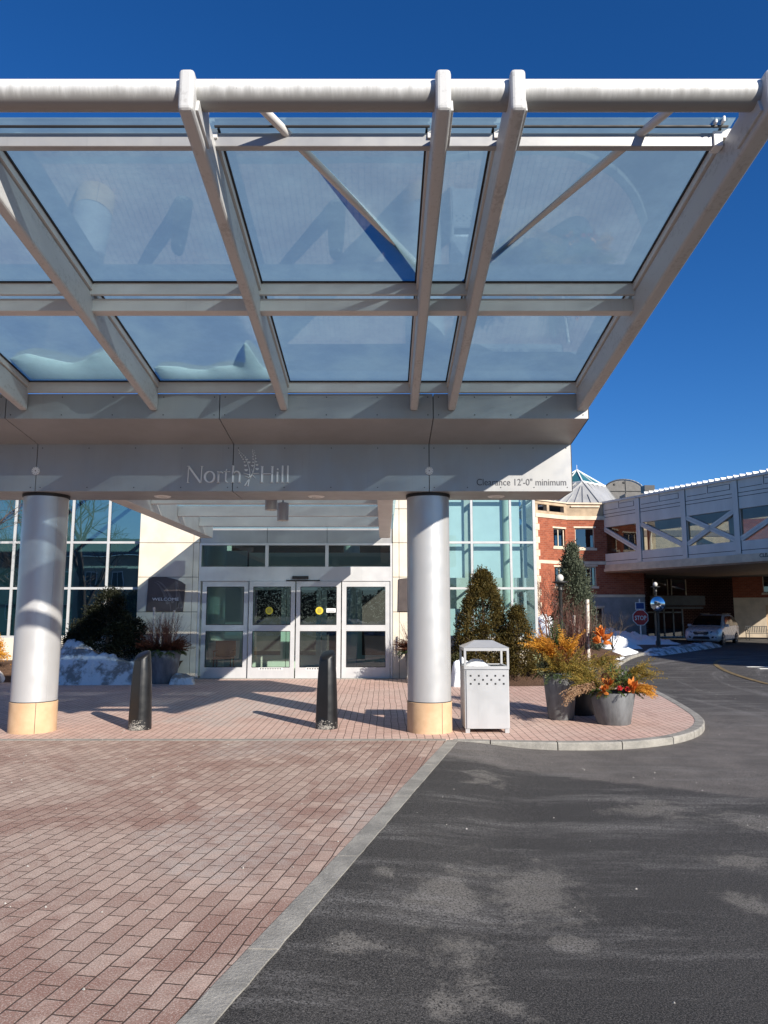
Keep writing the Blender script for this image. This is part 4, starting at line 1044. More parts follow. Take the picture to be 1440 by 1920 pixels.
b = MB()
for (cx, cy, cz) in ((3.55, 12.1, .74),):
    for k in range(150):
        t = k/150; a = k*2.4; r = .055*sin(pi*(t*.85+.12)); p = Vector((cx+r*cos(a), cy+r*sin(a), cz-.08+.17*t)); leafq(b, p, Vector((cos(a), sin(a), .5)), .024, .010)
b.build('pine_cone', M_BROWNF, P2)

# planters at the door
def doorplanter(x, y, label, seed):
    random.seed(seed)
    t = thing('planter', (x, y, 0), label, 'planter', 'slate planters beside the entrance doors')
    pot(t, x, y, .46, .34, .83, M_POT2)
    birch(t, (x-.20, y-.05, .75), (x-.26, y-.08, 1.93), .035); birch(t, (x-.08, y-.12, .75), (x-.01, y-.12, 1.79), .032); birch(t, (x+.22, y, .75), (x+.24, y, 1.85), .028)
    b = MB(); twigs(b, (x+.08, y, .8), 150, .95, .24, .005, .22); twigs(b, (x-.2, y, .8), 70, .8, .28, .005, .18); b.build('dry_twigs', M_TWIG, t)
    b = MB()
    for k in range(120): a = random.uniform(0, 2*pi); frond(b, (x+.25*cos(a), y+.25*sin(a), .8), (cos(a)*1.1, sin(a)*.8, random.uniform(.3, 1.7)), random.uniform(.3, .55), .4, .13, leaf=.022)
    b.build('russet_foliage', M_BROWNF, t)
    b = MB()
    for k in range(30): a = random.uniform(0, 2*pi); frond(b, (x+.3*cos(a), y+.3*sin(a), .8), (cos(a), sin(a)*.8, random.uniform(.0, .5)), random.uniform(.25, .4), .9, .12, leaf=.022)
    b.build('cedar', M_GREENF, t)
doorplanter(-5.72, 19.45, 'slate planter of birch logs and russet foliage below the WELCOME sign', 21)
doorplanter(.98, 19.45, 'planter mostly hidden behind the right column, russet foliage showing on its left', 22)

# ------------------------------------------------------------------ shrubs and trees
def conifer(name, x, y, z0, h, r, mat, label, cat, n, seed, leaf=.045, lean=0, shape=1., group=None, bark=M_BARK, lobes=None, trunkr=.05, clr=.05):
    random.seed(seed); t = thing(name, (x, y, z0), label, cat, group)
    b = MB(); b.path([(x, y, z0-.05), (x+lean*.5, y, z0+h*.5), (x+lean, y, z0+h*.92)], [trunkr, trunkr*.7, trunkr*.2], 8)
    for k in range(22):
        a = random.uniform(0, 2*pi); zz = random.uniform(.05, .85)*h; rr = r*(1-zz/h)**shape*.85+.05
        b.path([(x+lean*zz/h, y, z0+zz), (x+rr*cos(a), y+rr*sin(a), z0+zz+rr*.45)], [trunkr*.3, trunkr*.08], 4)
    b.build('trunk', bark, t)
    f = MB()
    for k in range(n):
        if lobes:
            lx, lz, lr, lh = random.choice(lobes)
            d = rv().normalized(); q = random.uniform(.55, 1.)**.5
            c = Vector((x+lx+d.x*lr*q, y+d.y*lr*q*.9, z0+lz+d.z*lh*q)); out = d
        else:
            tt = random.random()**1.25; a = random.uniform(0, 2*pi)
            rr = r*((1-tt)**shape)*(.78+.30*noise.noise(Vector((cos(a)*1.8, sin(a)*1.8, tt*5+seed))))+.03; q = random.uniform(.35, 1.0)**.5
            c = Vector((x+lean*tt+rr*q*cos(a), y+rr*q*sin(a), z0+clr*h+tt*h*(1-clr))); out = Vector((cos(a), sin(a), .5))
        s_ = random.uniform(.5, 1.2)*leaf*1.7
        if noise.noise(c*3.3) < -.22: continue
        for j in range(13):
            d = (out*.8 + rv(.6) + Vector((0, 0, .45))); leafq(f, c + rv(s_*.75), d, leaf*random.uniform(.7, 1.7), leaf*.30)
    f.build('foliage', mat, t)
    return t
conifer('conifer_shrub', 2.60, 19.6, .20, 2.66, 1.1, M_CONIFER, 'tall bronze green conifer shrub behind the litter bin', 'shrub', 3600, 31, .05, shape=.66)
conifer('conifer_shrub', 3.42, 19.2, .2, 1.72, .62, M_CONIFER, 'shorter bronze green conifer shrub right of the tall one', 'shrub', 1300, 32, .045, shape=.55)
conifer('conifer_shrub', -7.35, 19.9, .30, 2.15, .95, M_CONDARK, 'dark irregular conifer in the snow in front of the left windows', 'shrub', 2600, 33, .05,
        lobes=[(0, 1.75, .34, .36), (.05, 1.3, .5, .32), (-.55, 1.0, .42, .30), (.55, 1.05, .42, .30), (-.75, .75, .34, .2), (0, .8, .7, .3), (.5, .6, .45, .25), (-.25, 1.45, .3, .25)], trunkr=.07)
for k, (x, y, r, h, lb, m) in enumerate([(4.15, 19.6, .45, .75, 'low yew shrub right of the two conifers by the glass corner', M_YEW), (5.0, 20.2, .5, .75, 'low rounded shrub behind the tall grey planter', M_YEW), (2.0, 19.2, .4, .55, 'low shrub close behind the right column', M_YEW)]):
    conifer('low_shrub', x, y, bedz(x, y)-.02, h, r, m, lb, 'shrub', 750, 40+k, .04, shape=.35, trunkr=.02)
conifer('low_shrub', -10.45, 19.7, .55, .7, .6, M_GOLD, 'small orange brown shrub above the snow at the far left', 'shrub', 700, 46, .04, shape=.35, trunkr=.02)
conifer('spruce_tree', 7.55, 29.6, .2, 4.2, 1.15, M_SPRUCE, 'narrow grey green spruce in front of the brick building', 'tree', 2900, 51, .075, shape=.62, trunkr=.09)
# bare shrubs
def baretree(name, x, y, z0, h, label, cat, mat, seed, r0=.12, spread=.5, depth=5, group=None, fan=3, stems=1, n0=7):
    random.seed(seed); t = thing(name, (x, y, z0), label, cat, group)
    tr = MB(); cr = MB()
    def grow(mb, p, d, L, r, k):
        pts = [p]; dd = d.copy()
        for i in range(4): dd = (dd + rv(.10) + Vector((0, 0, .04))).normalized(); pts.append(pts[-1] + dd*L/4)
        n = (n0, 6, 4, 4, 3, 3, 3)[depth-k] if depth-k < 7 else 3
        mb.path(pts, [r*(1-.35*i/4) for i in range(5)], n)
        if k == 0: return
        for c in range(fan + (1 if random.random() < .5 else 0)):
            i = random.choice((2, 3, 4)) if c else 4
            nd = (dd + rv(spread)).normalized(); grow(cr, pts[i], nd, L*random.uniform(.58, .82), r*.62*(1 if c == 0 else .75), k-1)
    for s_ in range(stems):
        d = Vector((random.gauss(0, .22 if stems > 1 else .04), random.gauss(0, .22 if stems > 1 else .04), 1)).normalized()
        grow(tr, Vector((x, y, z0)), d, h*.3, r0, depth)
    tr.build('trunk', mat, t, smooth=True); cr.build('crown', mat, t); return t
baretree('bare_shrub', 6.3, 28.4, .2, 3.9, 'bare dark red shrub against the sunlit brick corner', 'shrub', M_TWIG, 61, .035, .38, 5, stems=5)
baretree('bare_shrub', 6.9, 27.2, .2, 2.2, 'bare brown shrub around the foot of the spruce', 'shrub', M_BARK, 62, .02, .45, 4, stems=7)
baretree('bare_shrub', 9.6, 31.5, .25, 2.1, 'thin bare grey shrub in front of the brick wall window', 'shrub', M_BARK, 63, .018, .4, 4, stems=5)
baretree('bare_tree', -9.9, 18.9, .3, 6.2, 'bare tree standing by the left windows, mostly hidden by the left column', 'tree', M_BARK, 64, .11, .42, 6)

# snow
def snowheap(x0, x1, y0, y1, nx, ny, hf, mat, label, name='snow_heap', group='ploughed snow heaps'):
    vs = []; fs = []
    for j in range(ny+1):
        for i in range(nx+1):
            x = x0+(x1-x0)*i/nx; y = y0+(y1-y0)*j/ny; e = min(1, min(i, nx-i)/(nx*.16))*min(1, min(j, ny-j)/(ny*.2)); e = e*e*(3-2*e)
            n = noise.fractal(Vector((x*1.3, y*1.3, 0)), 1., 2., 5)
            hh_ = hf(x, y); am = min(1., .25 + hh_*1.6)
            lump = .16*noise.noise(Vector((x*2.2, y*2.2, 7))) + .10*abs(noise.noise(Vector((x*4.5, y*4.5, 0)))) + .05*noise.noise(Vector((x*10, y*10, 3))) + .025*noise.noise(Vector((x*21, y*21, 1)))
            vs.append((x + .05*noise.noise(Vector((x*3, y*3, 4))), y, -.17 + (hh_*(1+.28*n) + (.17 if hh_ > .04 else .17*hh_/.04))*e + lump*am*e*(1 if hh_ > .04 else hh_/.04)))
    for j in range(ny):
        for i in range(nx): fs.append((j*(nx+1)+i, j*(nx+1)+i+1, (j+1)*(nx+1)+i+1, (j+1)*(nx+1)+i))
    b = MB(); b.add(vs, fs); return tag(b.build(name, mat, smooth=True), label, 'snow', group)
g2 = lambda x, y, cx, cy, sx, sy: math.exp(-((x-cx)/sx)**2-((y-cy)/sy)**2)
snowheap(-9.8, -5.9, 18.6, 20.9, 80, 44, lambda x, y: (.82)*g2(x, y, -8.25, 19.9, .62, .8) + .5*g2(x, y, -7.6, 19.4, .8, .5) + .34*g2(x, y, -6.7, 19.4, .9, .5) + .3*g2(x, y, -6.4, 20, .7, .7), M_SNOW, 'dirty ploughed snow heap under the dark conifer, right of the left column')
snowheap(-13.6, -9.6, 17.4, 20.6, 70, 44, lambda x, y: .85*g2(x, y, -10.9, 19.2, 1.2, .9) + .5*g2(x, y, -12.6, 19, 1.2, .8), M_SNOW, 'snow heap at the far left edge beside the left column')
snowheap(-5.45, -4.75, 18.85, 19.4, 30, 20, lambda x, y: .16, M_SNOW, 'small lump of snow at the foot of the slate planter')
snowheap(1.6, 2.4, 18.3, 19.0, 24, 18, lambda x, y: .7*g2(x, y, 1.95, 18.7, .4, .3), M_SNOW2, 'small clean snow mound between the right column and the litter bin')
snowheap(8.0, 17.8, 41.3, 46.6, 100, 60, lambda x, y: max(0, 1.2 - (x-10.8)*.175)*(.55+.45*sst((y-42)/2.5)), M_SNOW2, 'broad white snowbank around the stop sign')
snowheap(10.4, 13.2, 36.6, 39.4, 40, 40, lambda x, y: .7*g2(x, y, 11.7, 38, .8, .8), M_SNOW2, 'small sunlit snow pile in front of the snowbank, behind the planters')
snowheap(8.2, 12.4, 30.0, 35.2, 50, 60, lambda x, y: .26*g2(x - (y-32.5)*.55, y, 10.25, 32.5, .4, 1.5), M_SNOW2, 'thin snow strip along the kerb between the planters and the far snow')
def ridge(x, y):
    d = (x-11.9)*.79 - (y-33.6)*.61; a = (x-11.9)*.61 + (y-33.6)*.79
    return .15*math.exp(-(d/.36)**2)*(1 if 0 < a < 10 else math.exp(-(min(abs(a), abs(a-10)))**2))
snowheap(10.5, 20.2, 32.0, 43.5, 110, 120, ridge, M_SNOW, 'low long snow ridge along the kerb in front of the parked van')
# ------------------------------------------------------------------ lamps, mirror, stop sign
def lamp(x, y, zt, label):
    t = thing('street_lamp', (x, y, 0), label, 'lamp', 'black globe street lamps')
    b = MB(); b.lathe((x, y, 0), [(.13, 0), (.12, .25), (.075, .32), (.062, .8), (.055, zt-.55), (.085, zt-.5), (.06, zt-.42), (.10, zt-.33), (.12, zt-.30)], 20); b.build('pole', M_POLE, t, smooth=True)
    b = MB(); b.lathe((x, y, zt), [(.12, -.30), (.25, -.27), (.25, -.24), (.13, -.22)], 24); b.build('collar', M_POLE, t, smooth=True)
    b = MB(); b.lathe((x, y, zt-.12), [(.115*sin(pi*k/12)+.0005, -.125*cos(pi*k/12)) for k in range(13)], 20); b.build('globe', M_GLOBE, t, smooth=True)
lamp(5.70, 24.0, 3.02, 'black lamp post with white globe in front of the spruce and brick building')
lamp(14.7, 40.2, 3.42, 'black lamp post with white globe under the dark bridge, beside the stop sign')
MR = thing('convex_mirror', (14.75, 39.6, 0), 'round convex traffic mirror in front of the lamp post under the bridge', 'mirror')
b = MB(); c = Vector((14.62, 39.75, 2.25)); nrm = Vector((-.62, -.78, 0)).normalized(); ax = nrm.cross(Vector((0, 0, 1))).normalized(); up = Vector((0, 0, 1))
vs = []; fs = []; n = 28; R_ = .40
for k in range(7):
    r = R_*k/6
    for i in range(n): a = 2*pi*i/n; vs.append(c + ax*r*cos(a) + up*r*sin(a) + nrm*(.12*(1-(k/6)**2)))
for k in range(6):
    for i in range(n): fs.append((k*n+i, k*n+(i+1) % n, (k+1)*n+(i+1) % n, (k+1)*n+i))
b.add(vs, fs); b.build('mirror_face', M_MIRROR, MR, smooth=True)
b = MB(); b.path([c + (ax*cos(2*pi*i/n)+up*sin(2*pi*i/n))*R_ for i in range(n+1)], .022, 8); b.tube(c - nrm*.02, c - nrm*.06, R_, n=28); b.build('backing', M_POLE, MR)
b = MB(); b.tube((c.x-nrm.x*.05, c.y-nrm.y*.05, 0), (c.x-nrm.x*.05, c.y-nrm.y*.05, 2.3), .03); b.build('post', M_POLE, MR)

sx_, sz_ = D(1201, 1158, 42.); ST = thing('stop_sign', (sx_, 42., 0), 'red octagonal STOP sign on a thin post standing in the snowbank', 'sign')
b = MB(); b.box(sx_-.03, 42.03, 0, sx_+.03, 42.07, 2.55); b.build('post', M_LETTER, ST)
def octp(R, y): return [(sx_+R*cos(pi/8+k*pi/4), y, sz_+R*sin(pi/8+k*pi/4)) for k in range(8)]
b = MB(); b.prism(octp(.47, 42.02), (0,0,0), (0, -.012, 0)); b.mi = 1; b.prism(octp(.435, 42.006), (0,0,0), (0, -.006, 0)); b.build('face', [M_SIGNWHITE, M_RED], ST)
b = MB()
for k in range(8): q = octp(.435, 41.998)[k]; b.tube((q[0], 41.999, q[2]), (q[0], 41.98, q[2]), .022, n=8)
b.build('reflector', M_SIGNWHITE, ST)
tt = text('STOP', .34, lambda x, y, d: (sx_ + x*.80, 41.995 - d, sz_ - .13 + y), 'lettering', M_SIGNWHITE, ST, .002, 1.0, 'CENTER', .006)
bz = D(0, 1136, 42.)[1]
b = MB(); b.box(sx_-.26, 42.0, bz-.20, sx_+.26, 42.02, bz+.20); b.mi = 1; b.box(sx_-.225, 41.994, bz-.165, sx_+.225, 41.999, bz+.165); b.build('blue_plate', [M_SIGNWHITE, M_BLUE], ST)

# ================================================================== BRICK BUILDING
Aa = (9.27, 45.0); Ac = (11.62, 46.55); Bc = (16.4, 46.75)
BB = thing('brick_building', (12, 47, 0), 'red brick building with cream bands and a pyramid metal roof behind the spruce', 'building')
M_BRA = m_brick('brick_a', atan2(Ac[1]-Aa[1], Ac[0]-Aa[0])); M_BRB = m_brick('brick_b', atan2(Bc[1]-Ac[1], Bc[0]-Ac[0])); M_BRS = m_brick('brick_side', pi/2)
def wall(mb, p, q, z0, z1, th=.3, out=0.):
    p = Vector((p[0], p[1], 0)); q = Vector((q[0], q[1], 0)); d = (q-p).normalized(); n = Vector((d.y, -d.x, 0))   # n points to the viewer
    c = (p+q)/2 + n*(out - th/2) + Vector((0, 0, (z0+z1)/2)); mb.obox(c, d*(q-p).length/2, n*th/2, Vector((0, 0, (z1-z0)/2)))
def wpt(p, q, s_, z, out=0): 
    p = Vector((p[0], p[1], 0)); q = Vector((q[0], q[1], 0)); d = (q-p).normalized(); n = Vector((d.y, -d.x, 0)); return p + d*s_ + n*out + Vector((0, 0, z))
def s_of(p, q, u):   # distance along wall p->q where image column u falls
    dx, dy = q[0]-p[0], q[1]-p[1]; L = hypot(dx, dy); dx /= L; dy /= L; k = (u-720)/F
    return (k*p[1]-p[0])/(dx-k*dy)
def wallholes(p, q, z0, z1, holes, mat, name, th=.35):
    L = hypot(q[0]-p[0], q[1]-p[1]); b = MB()
    ss = sorted(set([0, L] + [h[0] for h in holes] + [h[1] for h in holes])); zz = sorted(set([z0, z1] + [h[2] for h in holes] + [h[3] for h in holes]))
    for a, c in zip(ss[:-1], ss[1:]):
        for e, f in zip(zz[:-1], zz[1:]):
            m = ((a+c)/2, (e+f)/2)
            if any(h[0] < m[0] < h[1] and h[2] < m[1] < h[3] for h in holes): continue
            P0 = wpt(p, q, a, 0); P1_ = wpt(p, q, c, 0); wall(b, P0[:2], P1_[:2], e, f, th)
    return b.build(name, mat, BB)
def window(par, p, q, s0, s1, z0, z1, mullion=True):
    f = MB(); w = .07
    for a, c, e, g_ in ((s0, s0+w, z0, z1), (s1-w, s1, z0, z1), (s0+w, s1-w, z0, z0+w), (s0+w, s1-w, z1-w, z1)):
        A = wpt(p, q, a, 0); C = wpt(p, q, c, 0); wall(f, A[:2], C[:2], e, g_, .08, -.12)
    if mullion: A = wpt(p, q, (s0+s1)/2-.03, 0); C = wpt(p, q, (s0+s1)/2+.03, 0); wall(f, A[:2], C[:2], z0+w, z1-w, .08, -.12)
    fo = f.build('window', M_CREAM, par)
    g = MB(); g.quad(wpt(p, q, s0+w, z0+w, -.16), wpt(p, q, s1-w, z0+w, -.16), wpt(p, q, s1-w, z1-w, -.16), wpt(p, q, s0+w, z1-w, -.16)); g.build('pane', M_FARGLASS, fo)
    k = MB(); wall(k, wpt(p, q, s0-.1, 0)[:2], wpt(p, q, s1+.1, 0)[:2], z0-.14, z0, .12, .05); k.build('sill', M_CREAM, fo); k = MB(); wall(k, wpt(p, q, s0-.08, 0)[:2], wpt(p, q, s1+.08, 0)[:2], z1, z1+.1, .1, .02); k.build('lintel', M_CREAM, fo)
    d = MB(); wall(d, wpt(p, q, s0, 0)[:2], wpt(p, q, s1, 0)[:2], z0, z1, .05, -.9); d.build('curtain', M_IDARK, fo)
sA0, sA1 = s_of(Aa, Ac, 1039.5), s_of(Aa, Ac, 1061.5)
hA = [(sA0, sA1, 5.85, 7.02), (sA0, sA1, 3.35, 4.6)]
wallholes(Aa, Ac, 0, 7.62, hA, M_BRA, 'wall')
for h in hA: window(BB, Aa, Ac, *h)
sB0, sB1 = s_of(Ac, Bc, 1080), s_of(Ac, Bc, 1117); sC0, sC1 = s_of(Ac, Bc, 1097), s_of(Ac, Bc, 1118)
wallholes(Ac, Bc, 2.8, 7.62, [(sB0, sB1, 5.82, 7.1), (sC0, sC1, 3.42, 4.66)], M_BRB, 'wall')
window(BB, Ac, Bc, sB0, sB1, 5.82, 7.1, False); window(BB, Ac, Bc, sC0, sC1, 3.42, 4.66, True)
wallholes(Ac, Bc, 0, 2.79, [(s_of(Ac, Bc, 1104), s_of(Ac, Bc, 1128), .5, 2.1)], M_GREYSTONE, 'stone_base')
window(BB, Ac, Bc, s_of(Ac, Bc, 1104), s_of(Ac, Bc, 1128), .5, 2.1, True)
b = MB()
for p, q in ((Aa, Ac), (Ac, Bc)): wall(b, p, q, 7.62, 7.86, .4, .06); wall(b, p, q, 4.78, 4.98, .4, .03)
wall(b, Ac, Bc, 2.74, 2.9, .4, .05)
b.build('cream_band', M_CREAM, BB)
b = MB()
for k in range(19):
    w = .34 if k % 2 else .2; A = Aa; C = wpt(Aa, Ac, w, 0); wall(b, (A[0]-.02, A[1]-.01), C[:2], .02+k*.4, .40+k*.4, .36, .03)
b.build('quoins', M_CREAM, BB)
b = MB(); 
wall(b, Ac, (13.95, 46.65), 7.86, 8.62, .3, .0); 
LA = hypot(Ac[0]-Aa[0], Ac[1]-Aa[1])
for a, c in ((0, .25), (1.05, 1.25), (LA-.25, LA)): wall(b, wpt(Aa, Ac, a, 0)[:2], wpt(Aa, Ac, c, 0)[:2], 7.86, 8.62, .3)
wall(b, Aa, Ac, 8.45, 8.64, .34, .02); wall(b, Aa, Ac, 7.86, 8.05, .3, -.01)
b.build('parapet', M_TAN, BB)
b = MB(); wall(b, wpt(Ac, Bc, .25, 0)[:2], wpt(Ac, Bc, 2.1, 0)[:2], 8.42, 8.52, .1, .09); wall(b, Aa, Ac, 8.64, 8.72, .5, .1); wall(b, Ac, (13.95, 46.65), 8.62, 8.72, .5, .1); b.build('coping', M_CREAM, BB)
b = MB(); b.box(9.5, 46.9, 7.6, 16.3, 56, 7.7); b.prism([(9.35, 45.2, 0), (9.35, 56, 0), (9.2, 56, 0), (9.1, 45.2, 0)], (0, 0, 0), (0, 0, 7.6)); b.build('flat_roof', M_GREYROOF, BB)
# pyramid roof
base = [(11.2, 46.95), (13.85, 46.95), (16.6, 50.6), (16.6, 53.6), (13.9, 56.5), (11, 56.5), (9.4, 53.6), (9.4, 50.2)]; zbp = 8.74
fc, rc, bc_, lc = (13.45, 49.3), (15.5, 51.1), (13.7, 53.2), (11.7, 51.1); zt = 10.55
b = MB(); vs = [(x, y, zbp) for x, y in base] + [(x, y, zt) for x, y in (fc, rc, bc_, lc)]
b.add(vs, [(0, 1, 8), (1, 2, 9, 8), (2, 3, 9), (3, 4, 10, 9), (4, 5, 10), (5, 6, 11, 10), (6, 7, 11), (7, 0, 8, 11)])
def seam(p, q): b.beam(Vector(p) + Vector((0, 0, .03)), Vector(q) + Vector((0, 0, .03)), .05, .09)
def Lp(p, q, t): return (p[0]+(q[0]-p[0])*t, p[1]+(q[1]-p[1])*t)
for t in (0, .2, .4, .6, .8, 1):
    p = Lp(base[1], base[2], t); q = Lp(fc, rc, t); seam((*p, zbp), (*q, zt)); p = Lp(base[7], base[0], t); q = Lp(lc, fc, t); seam((*p, zbp), (*q, zt))
for t in (.2, .4, .6, .8):
    p = Lp(base[0], base[1], t); k = 1-abs(t-.5)*2; q = Lp(p, fc, k*.95); seam((*p, zbp), (*q, zbp+(zt-zbp)*k*.95))
pyr = b.build('pyramid_roof', M_SEAM, BB)
b = MB(); ap = (13.6, 51.2, 11.75); fc3, rc3, lc3, bc3 = [(x, y, zt+.03) for x, y in (fc, rc, lc, bc_)]
b.add([fc3, rc3, bc3, lc3, ap], [(0, 1, 4), (1, 2, 4), (2, 3, 4), (3, 0, 4)]); b.build('skylight', simple('skylight_teal', (.04, .16, .18), .15), pyr)
b = MB()
for q in (fc3, rc3, lc3, bc3, ((fc3[0]+rc3[0])/2, (fc3[1]+rc3[1])/2, fc3[2]), ((fc3[0]+lc3[0])/2, (fc3[1]+lc3[1])/2, fc3[2])): b.beam(q, ap, .07, .07)
b.beam(fc3, rc3, .12, .1); b.beam(lc3, fc3, .12, .1); b.beam(ap, (ap[0], ap[1], ap[2]+.35), .02, .02, (1, 0, 0)); b.build('skylight_frame', M_SIGNWHITE, pyr)
# wooden slatted pergola roof on the lower part left of the pyramid
b = MB()
for k in range(12): b.beam((8.6+k*.22, 46.3+k*.1, 8.76), (9.7+k*.22, 48.8+k*.1, 9.35), .06, .1)
b.build('roof_slats', M_SIGNWHITE, BB)

# barrel vault building behind
VB = thing('vaulted_building', (20.4, 62, 0), 'grey building with barrel vaulted end wall rising behind the bridge', 'building')
b = MB(); cx = 20.4; R_ = 1.72; zz0 = 11.9; prof_ = [(cx-R_, 0)] + [(cx-R_*cos(pi*k/20), zz0+R_*.62*sin(pi*k/20)) for k in range(21)] + [(cx+R_, 0)]
b.prism([(x, 62, z) for x, z in prof_], (0,0,0), (1.5, 9, 0)); b.build('end_wall', M_GREYROOF, VB)
b = MB(); pts = [(cx-(R_+.05)*cos(pi*k/20), 61.95, zz0+(R_*.62+.05)*sin(pi*k/20)) for k in range(21)]; b.path(pts, .05, 6)
b.beam((cx-R_, 61.96, zz0+.1), (cx+R_, 61.96, zz0+.1), .04, .05); b.beam((cx+.15, 61.96, 9), (cx+.15, 61.96, zz0+1.05), .03, .03, (1, 0, 0)); b.build('roof_trim', M_POLE, VB)
b = MB(); b.box(cx-.85, 61.93, zz0+.62, cx-.72, 61.99, zz0+.75); b.box(cx-.05, 61.93, zz0+.78, cx+.1, 61.99, zz0+.92); b.build('vent', M_DARK, VB)
b = MB(); b.prism([(17.5, 64, 9), (18.8, 64, 9), (18.8, 64, 12.3), (17.5, 64, 11.4)], (0,0,0), (0, 4, 0)); b.build('side_roof', simple('skylight_teal', (.04, .16, .18), .15), VB)

# ================================================================== SKY BRIDGE
BR = thing('sky_bridge', (18, 42, 0), 'pale grey enclosed footbridge with diagonal bracing crossing over the road', 'bridge')
B0 = Vector((13.95, 46.75, 0)); BD = Vector((.458, -.889, 0)).normalized(); BN_ = Vector((.889, .458, 0)).normalized()   # BN_ away from viewer
def bp(s_, z, o=0): return B0 + BD*s_ + BN_*o + Vector((0, 0, z))
def bbox(mb, s0, s1, z0, z1, o0, o1):
    mb.obox(bp((s0+s1)/2, (z0+z1)/2, (o0+o1)/2), BD*(s1-s0)/2, BN_*(o1-o0)/2, Vector((0, 0, (z1-z0)/2)))
ss = [-.1, 2.95, 6.3, 9.65, 13.0, 16.35, 19.7, 23.05, 26.4, 29.75, 33.1]; SE = 33.3; WD = 4.2
for s_off, name in ((0, 'near'), (1, 'far')):
    o0, o1 = (0, .25) if not s_off else (WD-.25, WD)
    b = MB(); bbox(b, -.1, SE, 4.75, 5.45, o0, o1); bbox(b, -.1, SE, 7.13, 8.66, o0, o1)
    for s_ in ss: bbox(b, max(-.1, s_-.17), min(SE, s_+.17), 5.45, 7.13, o0, o1)
    b.build('side_wall', M_BRIDGE, BR)
for s_ in ss: b = MB(); bbox(b, s_-.16, s_+.16, 4.8, 8.64, -.05, -.002); b.build('pilaster', M_BRIDGE, BR, bevel=.01)
b = MB()
for z in (7.75, 7.95, 4.95): bbox(b, -.1, SE, z, z+.03, -.008, .002)
for s_ in ss: bbox(b, s_-.185, s_-.165, 4.8, 8.64, -.012, .002); bbox(b, s_+.165, s_+.185, 4.8, 8.64, -.012, .002)
for a, c in zip(ss[:-1], ss[1:]):
    m = (a+c)/2; bbox(b, m-.01, m+.015, 8.2, 8.64, -.012, .002)
    bbox(b, m+.05, c-.3, 8.2, 8.225, -.012, .002); bbox(b, a+.3, m-.1, 8.2, 8.225, -.012, .002); bbox(b, c-.31, c-.285, 8.2, 8.5, -.012, .002); bbox(b, m+.05, c-.3, 8.5, 8.52, -.012, .002)
b.build('panel_joint', M_POLE, BR)
b = MB()
def diag(s0, z0, s1, z1, o=-.03):
    b.beam(bp(s0, z0, o), bp(s1, z1, o), .06, .24, tuple(-BN_.cross(BD)) if False else (0, 0, 1)); 
for k, (a, c) in enumerate(zip(ss[:-1], ss[1:])):
    a2, c2 = a+.16, c-.16
    def dg(s0, z0, s1, z1):
        m = MB(); m.obox((bp(s0, z0, .06)+bp(s1, z1, .06))/2, (bp(s1, z1)-bp(s0, z0))/2, BN_*.075, (bp(s1, z1)-bp(s0, z0)).normalized().cross(BN_)*.13)
        m.mi = 1
        m.obox((bp(s0, z0, -.02)+bp(s1, z1, -.02))/2, (bp(s1, z1)-bp(s0, z0))/2, BN_*.006, (bp(s1, z1)-bp(s0, z0)).normalized().cross(BN_)*.05)
        m.build('diagonal_brace', [M_BRIDGE, M_MULL], BR)
    if k in (0, 1): dg(a2, 7.05, c2, 5.55)
    elif k == 2: dg(a2, 7.05, c2, 5.55); dg(a2, 5.55, c2, 7.05)
    else: dg(a2, 5.55, c2, 7.05); dg(a2, 7.05, c2, 5.55) if k == 4 else None
    for o in (.12, WD-.12):
        g = MB(); g.quad(bp(a2, 5.45, o), bp(c2, 5.45, o), bp(c2, 7.13, o), bp(a2, 7.13, o)); g.build('window', M_BRGLASS, BR)
b = MB(); bbox(b, -.1, SE, 4.34, 4.52, -.12, WD+.1); bbox(b, -.1, SE, 4.52, 4.75, -.06, WD+.05); b.build('floor_edge', M_CREAM, BR)
b = MB(); bbox(b, -.1, SE, 4.25, 4.34, -.06, WD+6); b.build('soffit', M_RIB, BR)  # carried far behind the bridge to keep daylight out of the underpass
b = MB(); bbox(b, -.1, SE, 8.66, 8.78, -.12, WD+.1); b.build('roof_edge', M_BRIDGE, BR)
b = MB(); 
b.add([bp(-.1, 8.79, -.1), bp(SE, 8.79, -.1), bp(SE, 9.0, WD/2), bp(-.1, 9.0, WD/2), bp(-.1, 8.79, WD), bp(SE, 8.79, WD)], [(0, 1, 2, 3), (3, 2, 5, 4)])
s_ = 3.6
while s_ < SE: b.add([bp(s_-.07, 8.78, -.1), bp(s_+.07, 8.78, -.1), bp(s_, 8.93, -.1), bp(s_-.03, 9.0, WD/2), bp(s_+.03, 9.0, WD/2), bp(s_, 9.06, WD/2)], [(0, 1, 2), (0, 3, 5, 2), (1, 2, 5, 4)]); s_ += .38
b.build('seamed_roof', M_SIGNWHITE, BR)
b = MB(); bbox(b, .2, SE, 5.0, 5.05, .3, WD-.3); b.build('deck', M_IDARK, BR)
sx2 = 10.85
text('CLEARANCE', .26, lambda x, y, d: tuple(bp(sx2 + x, 4.54 + y, -.063 - d)), 'clearance_text', M_INK, BR, .002, 1., 'LEFT', .008)

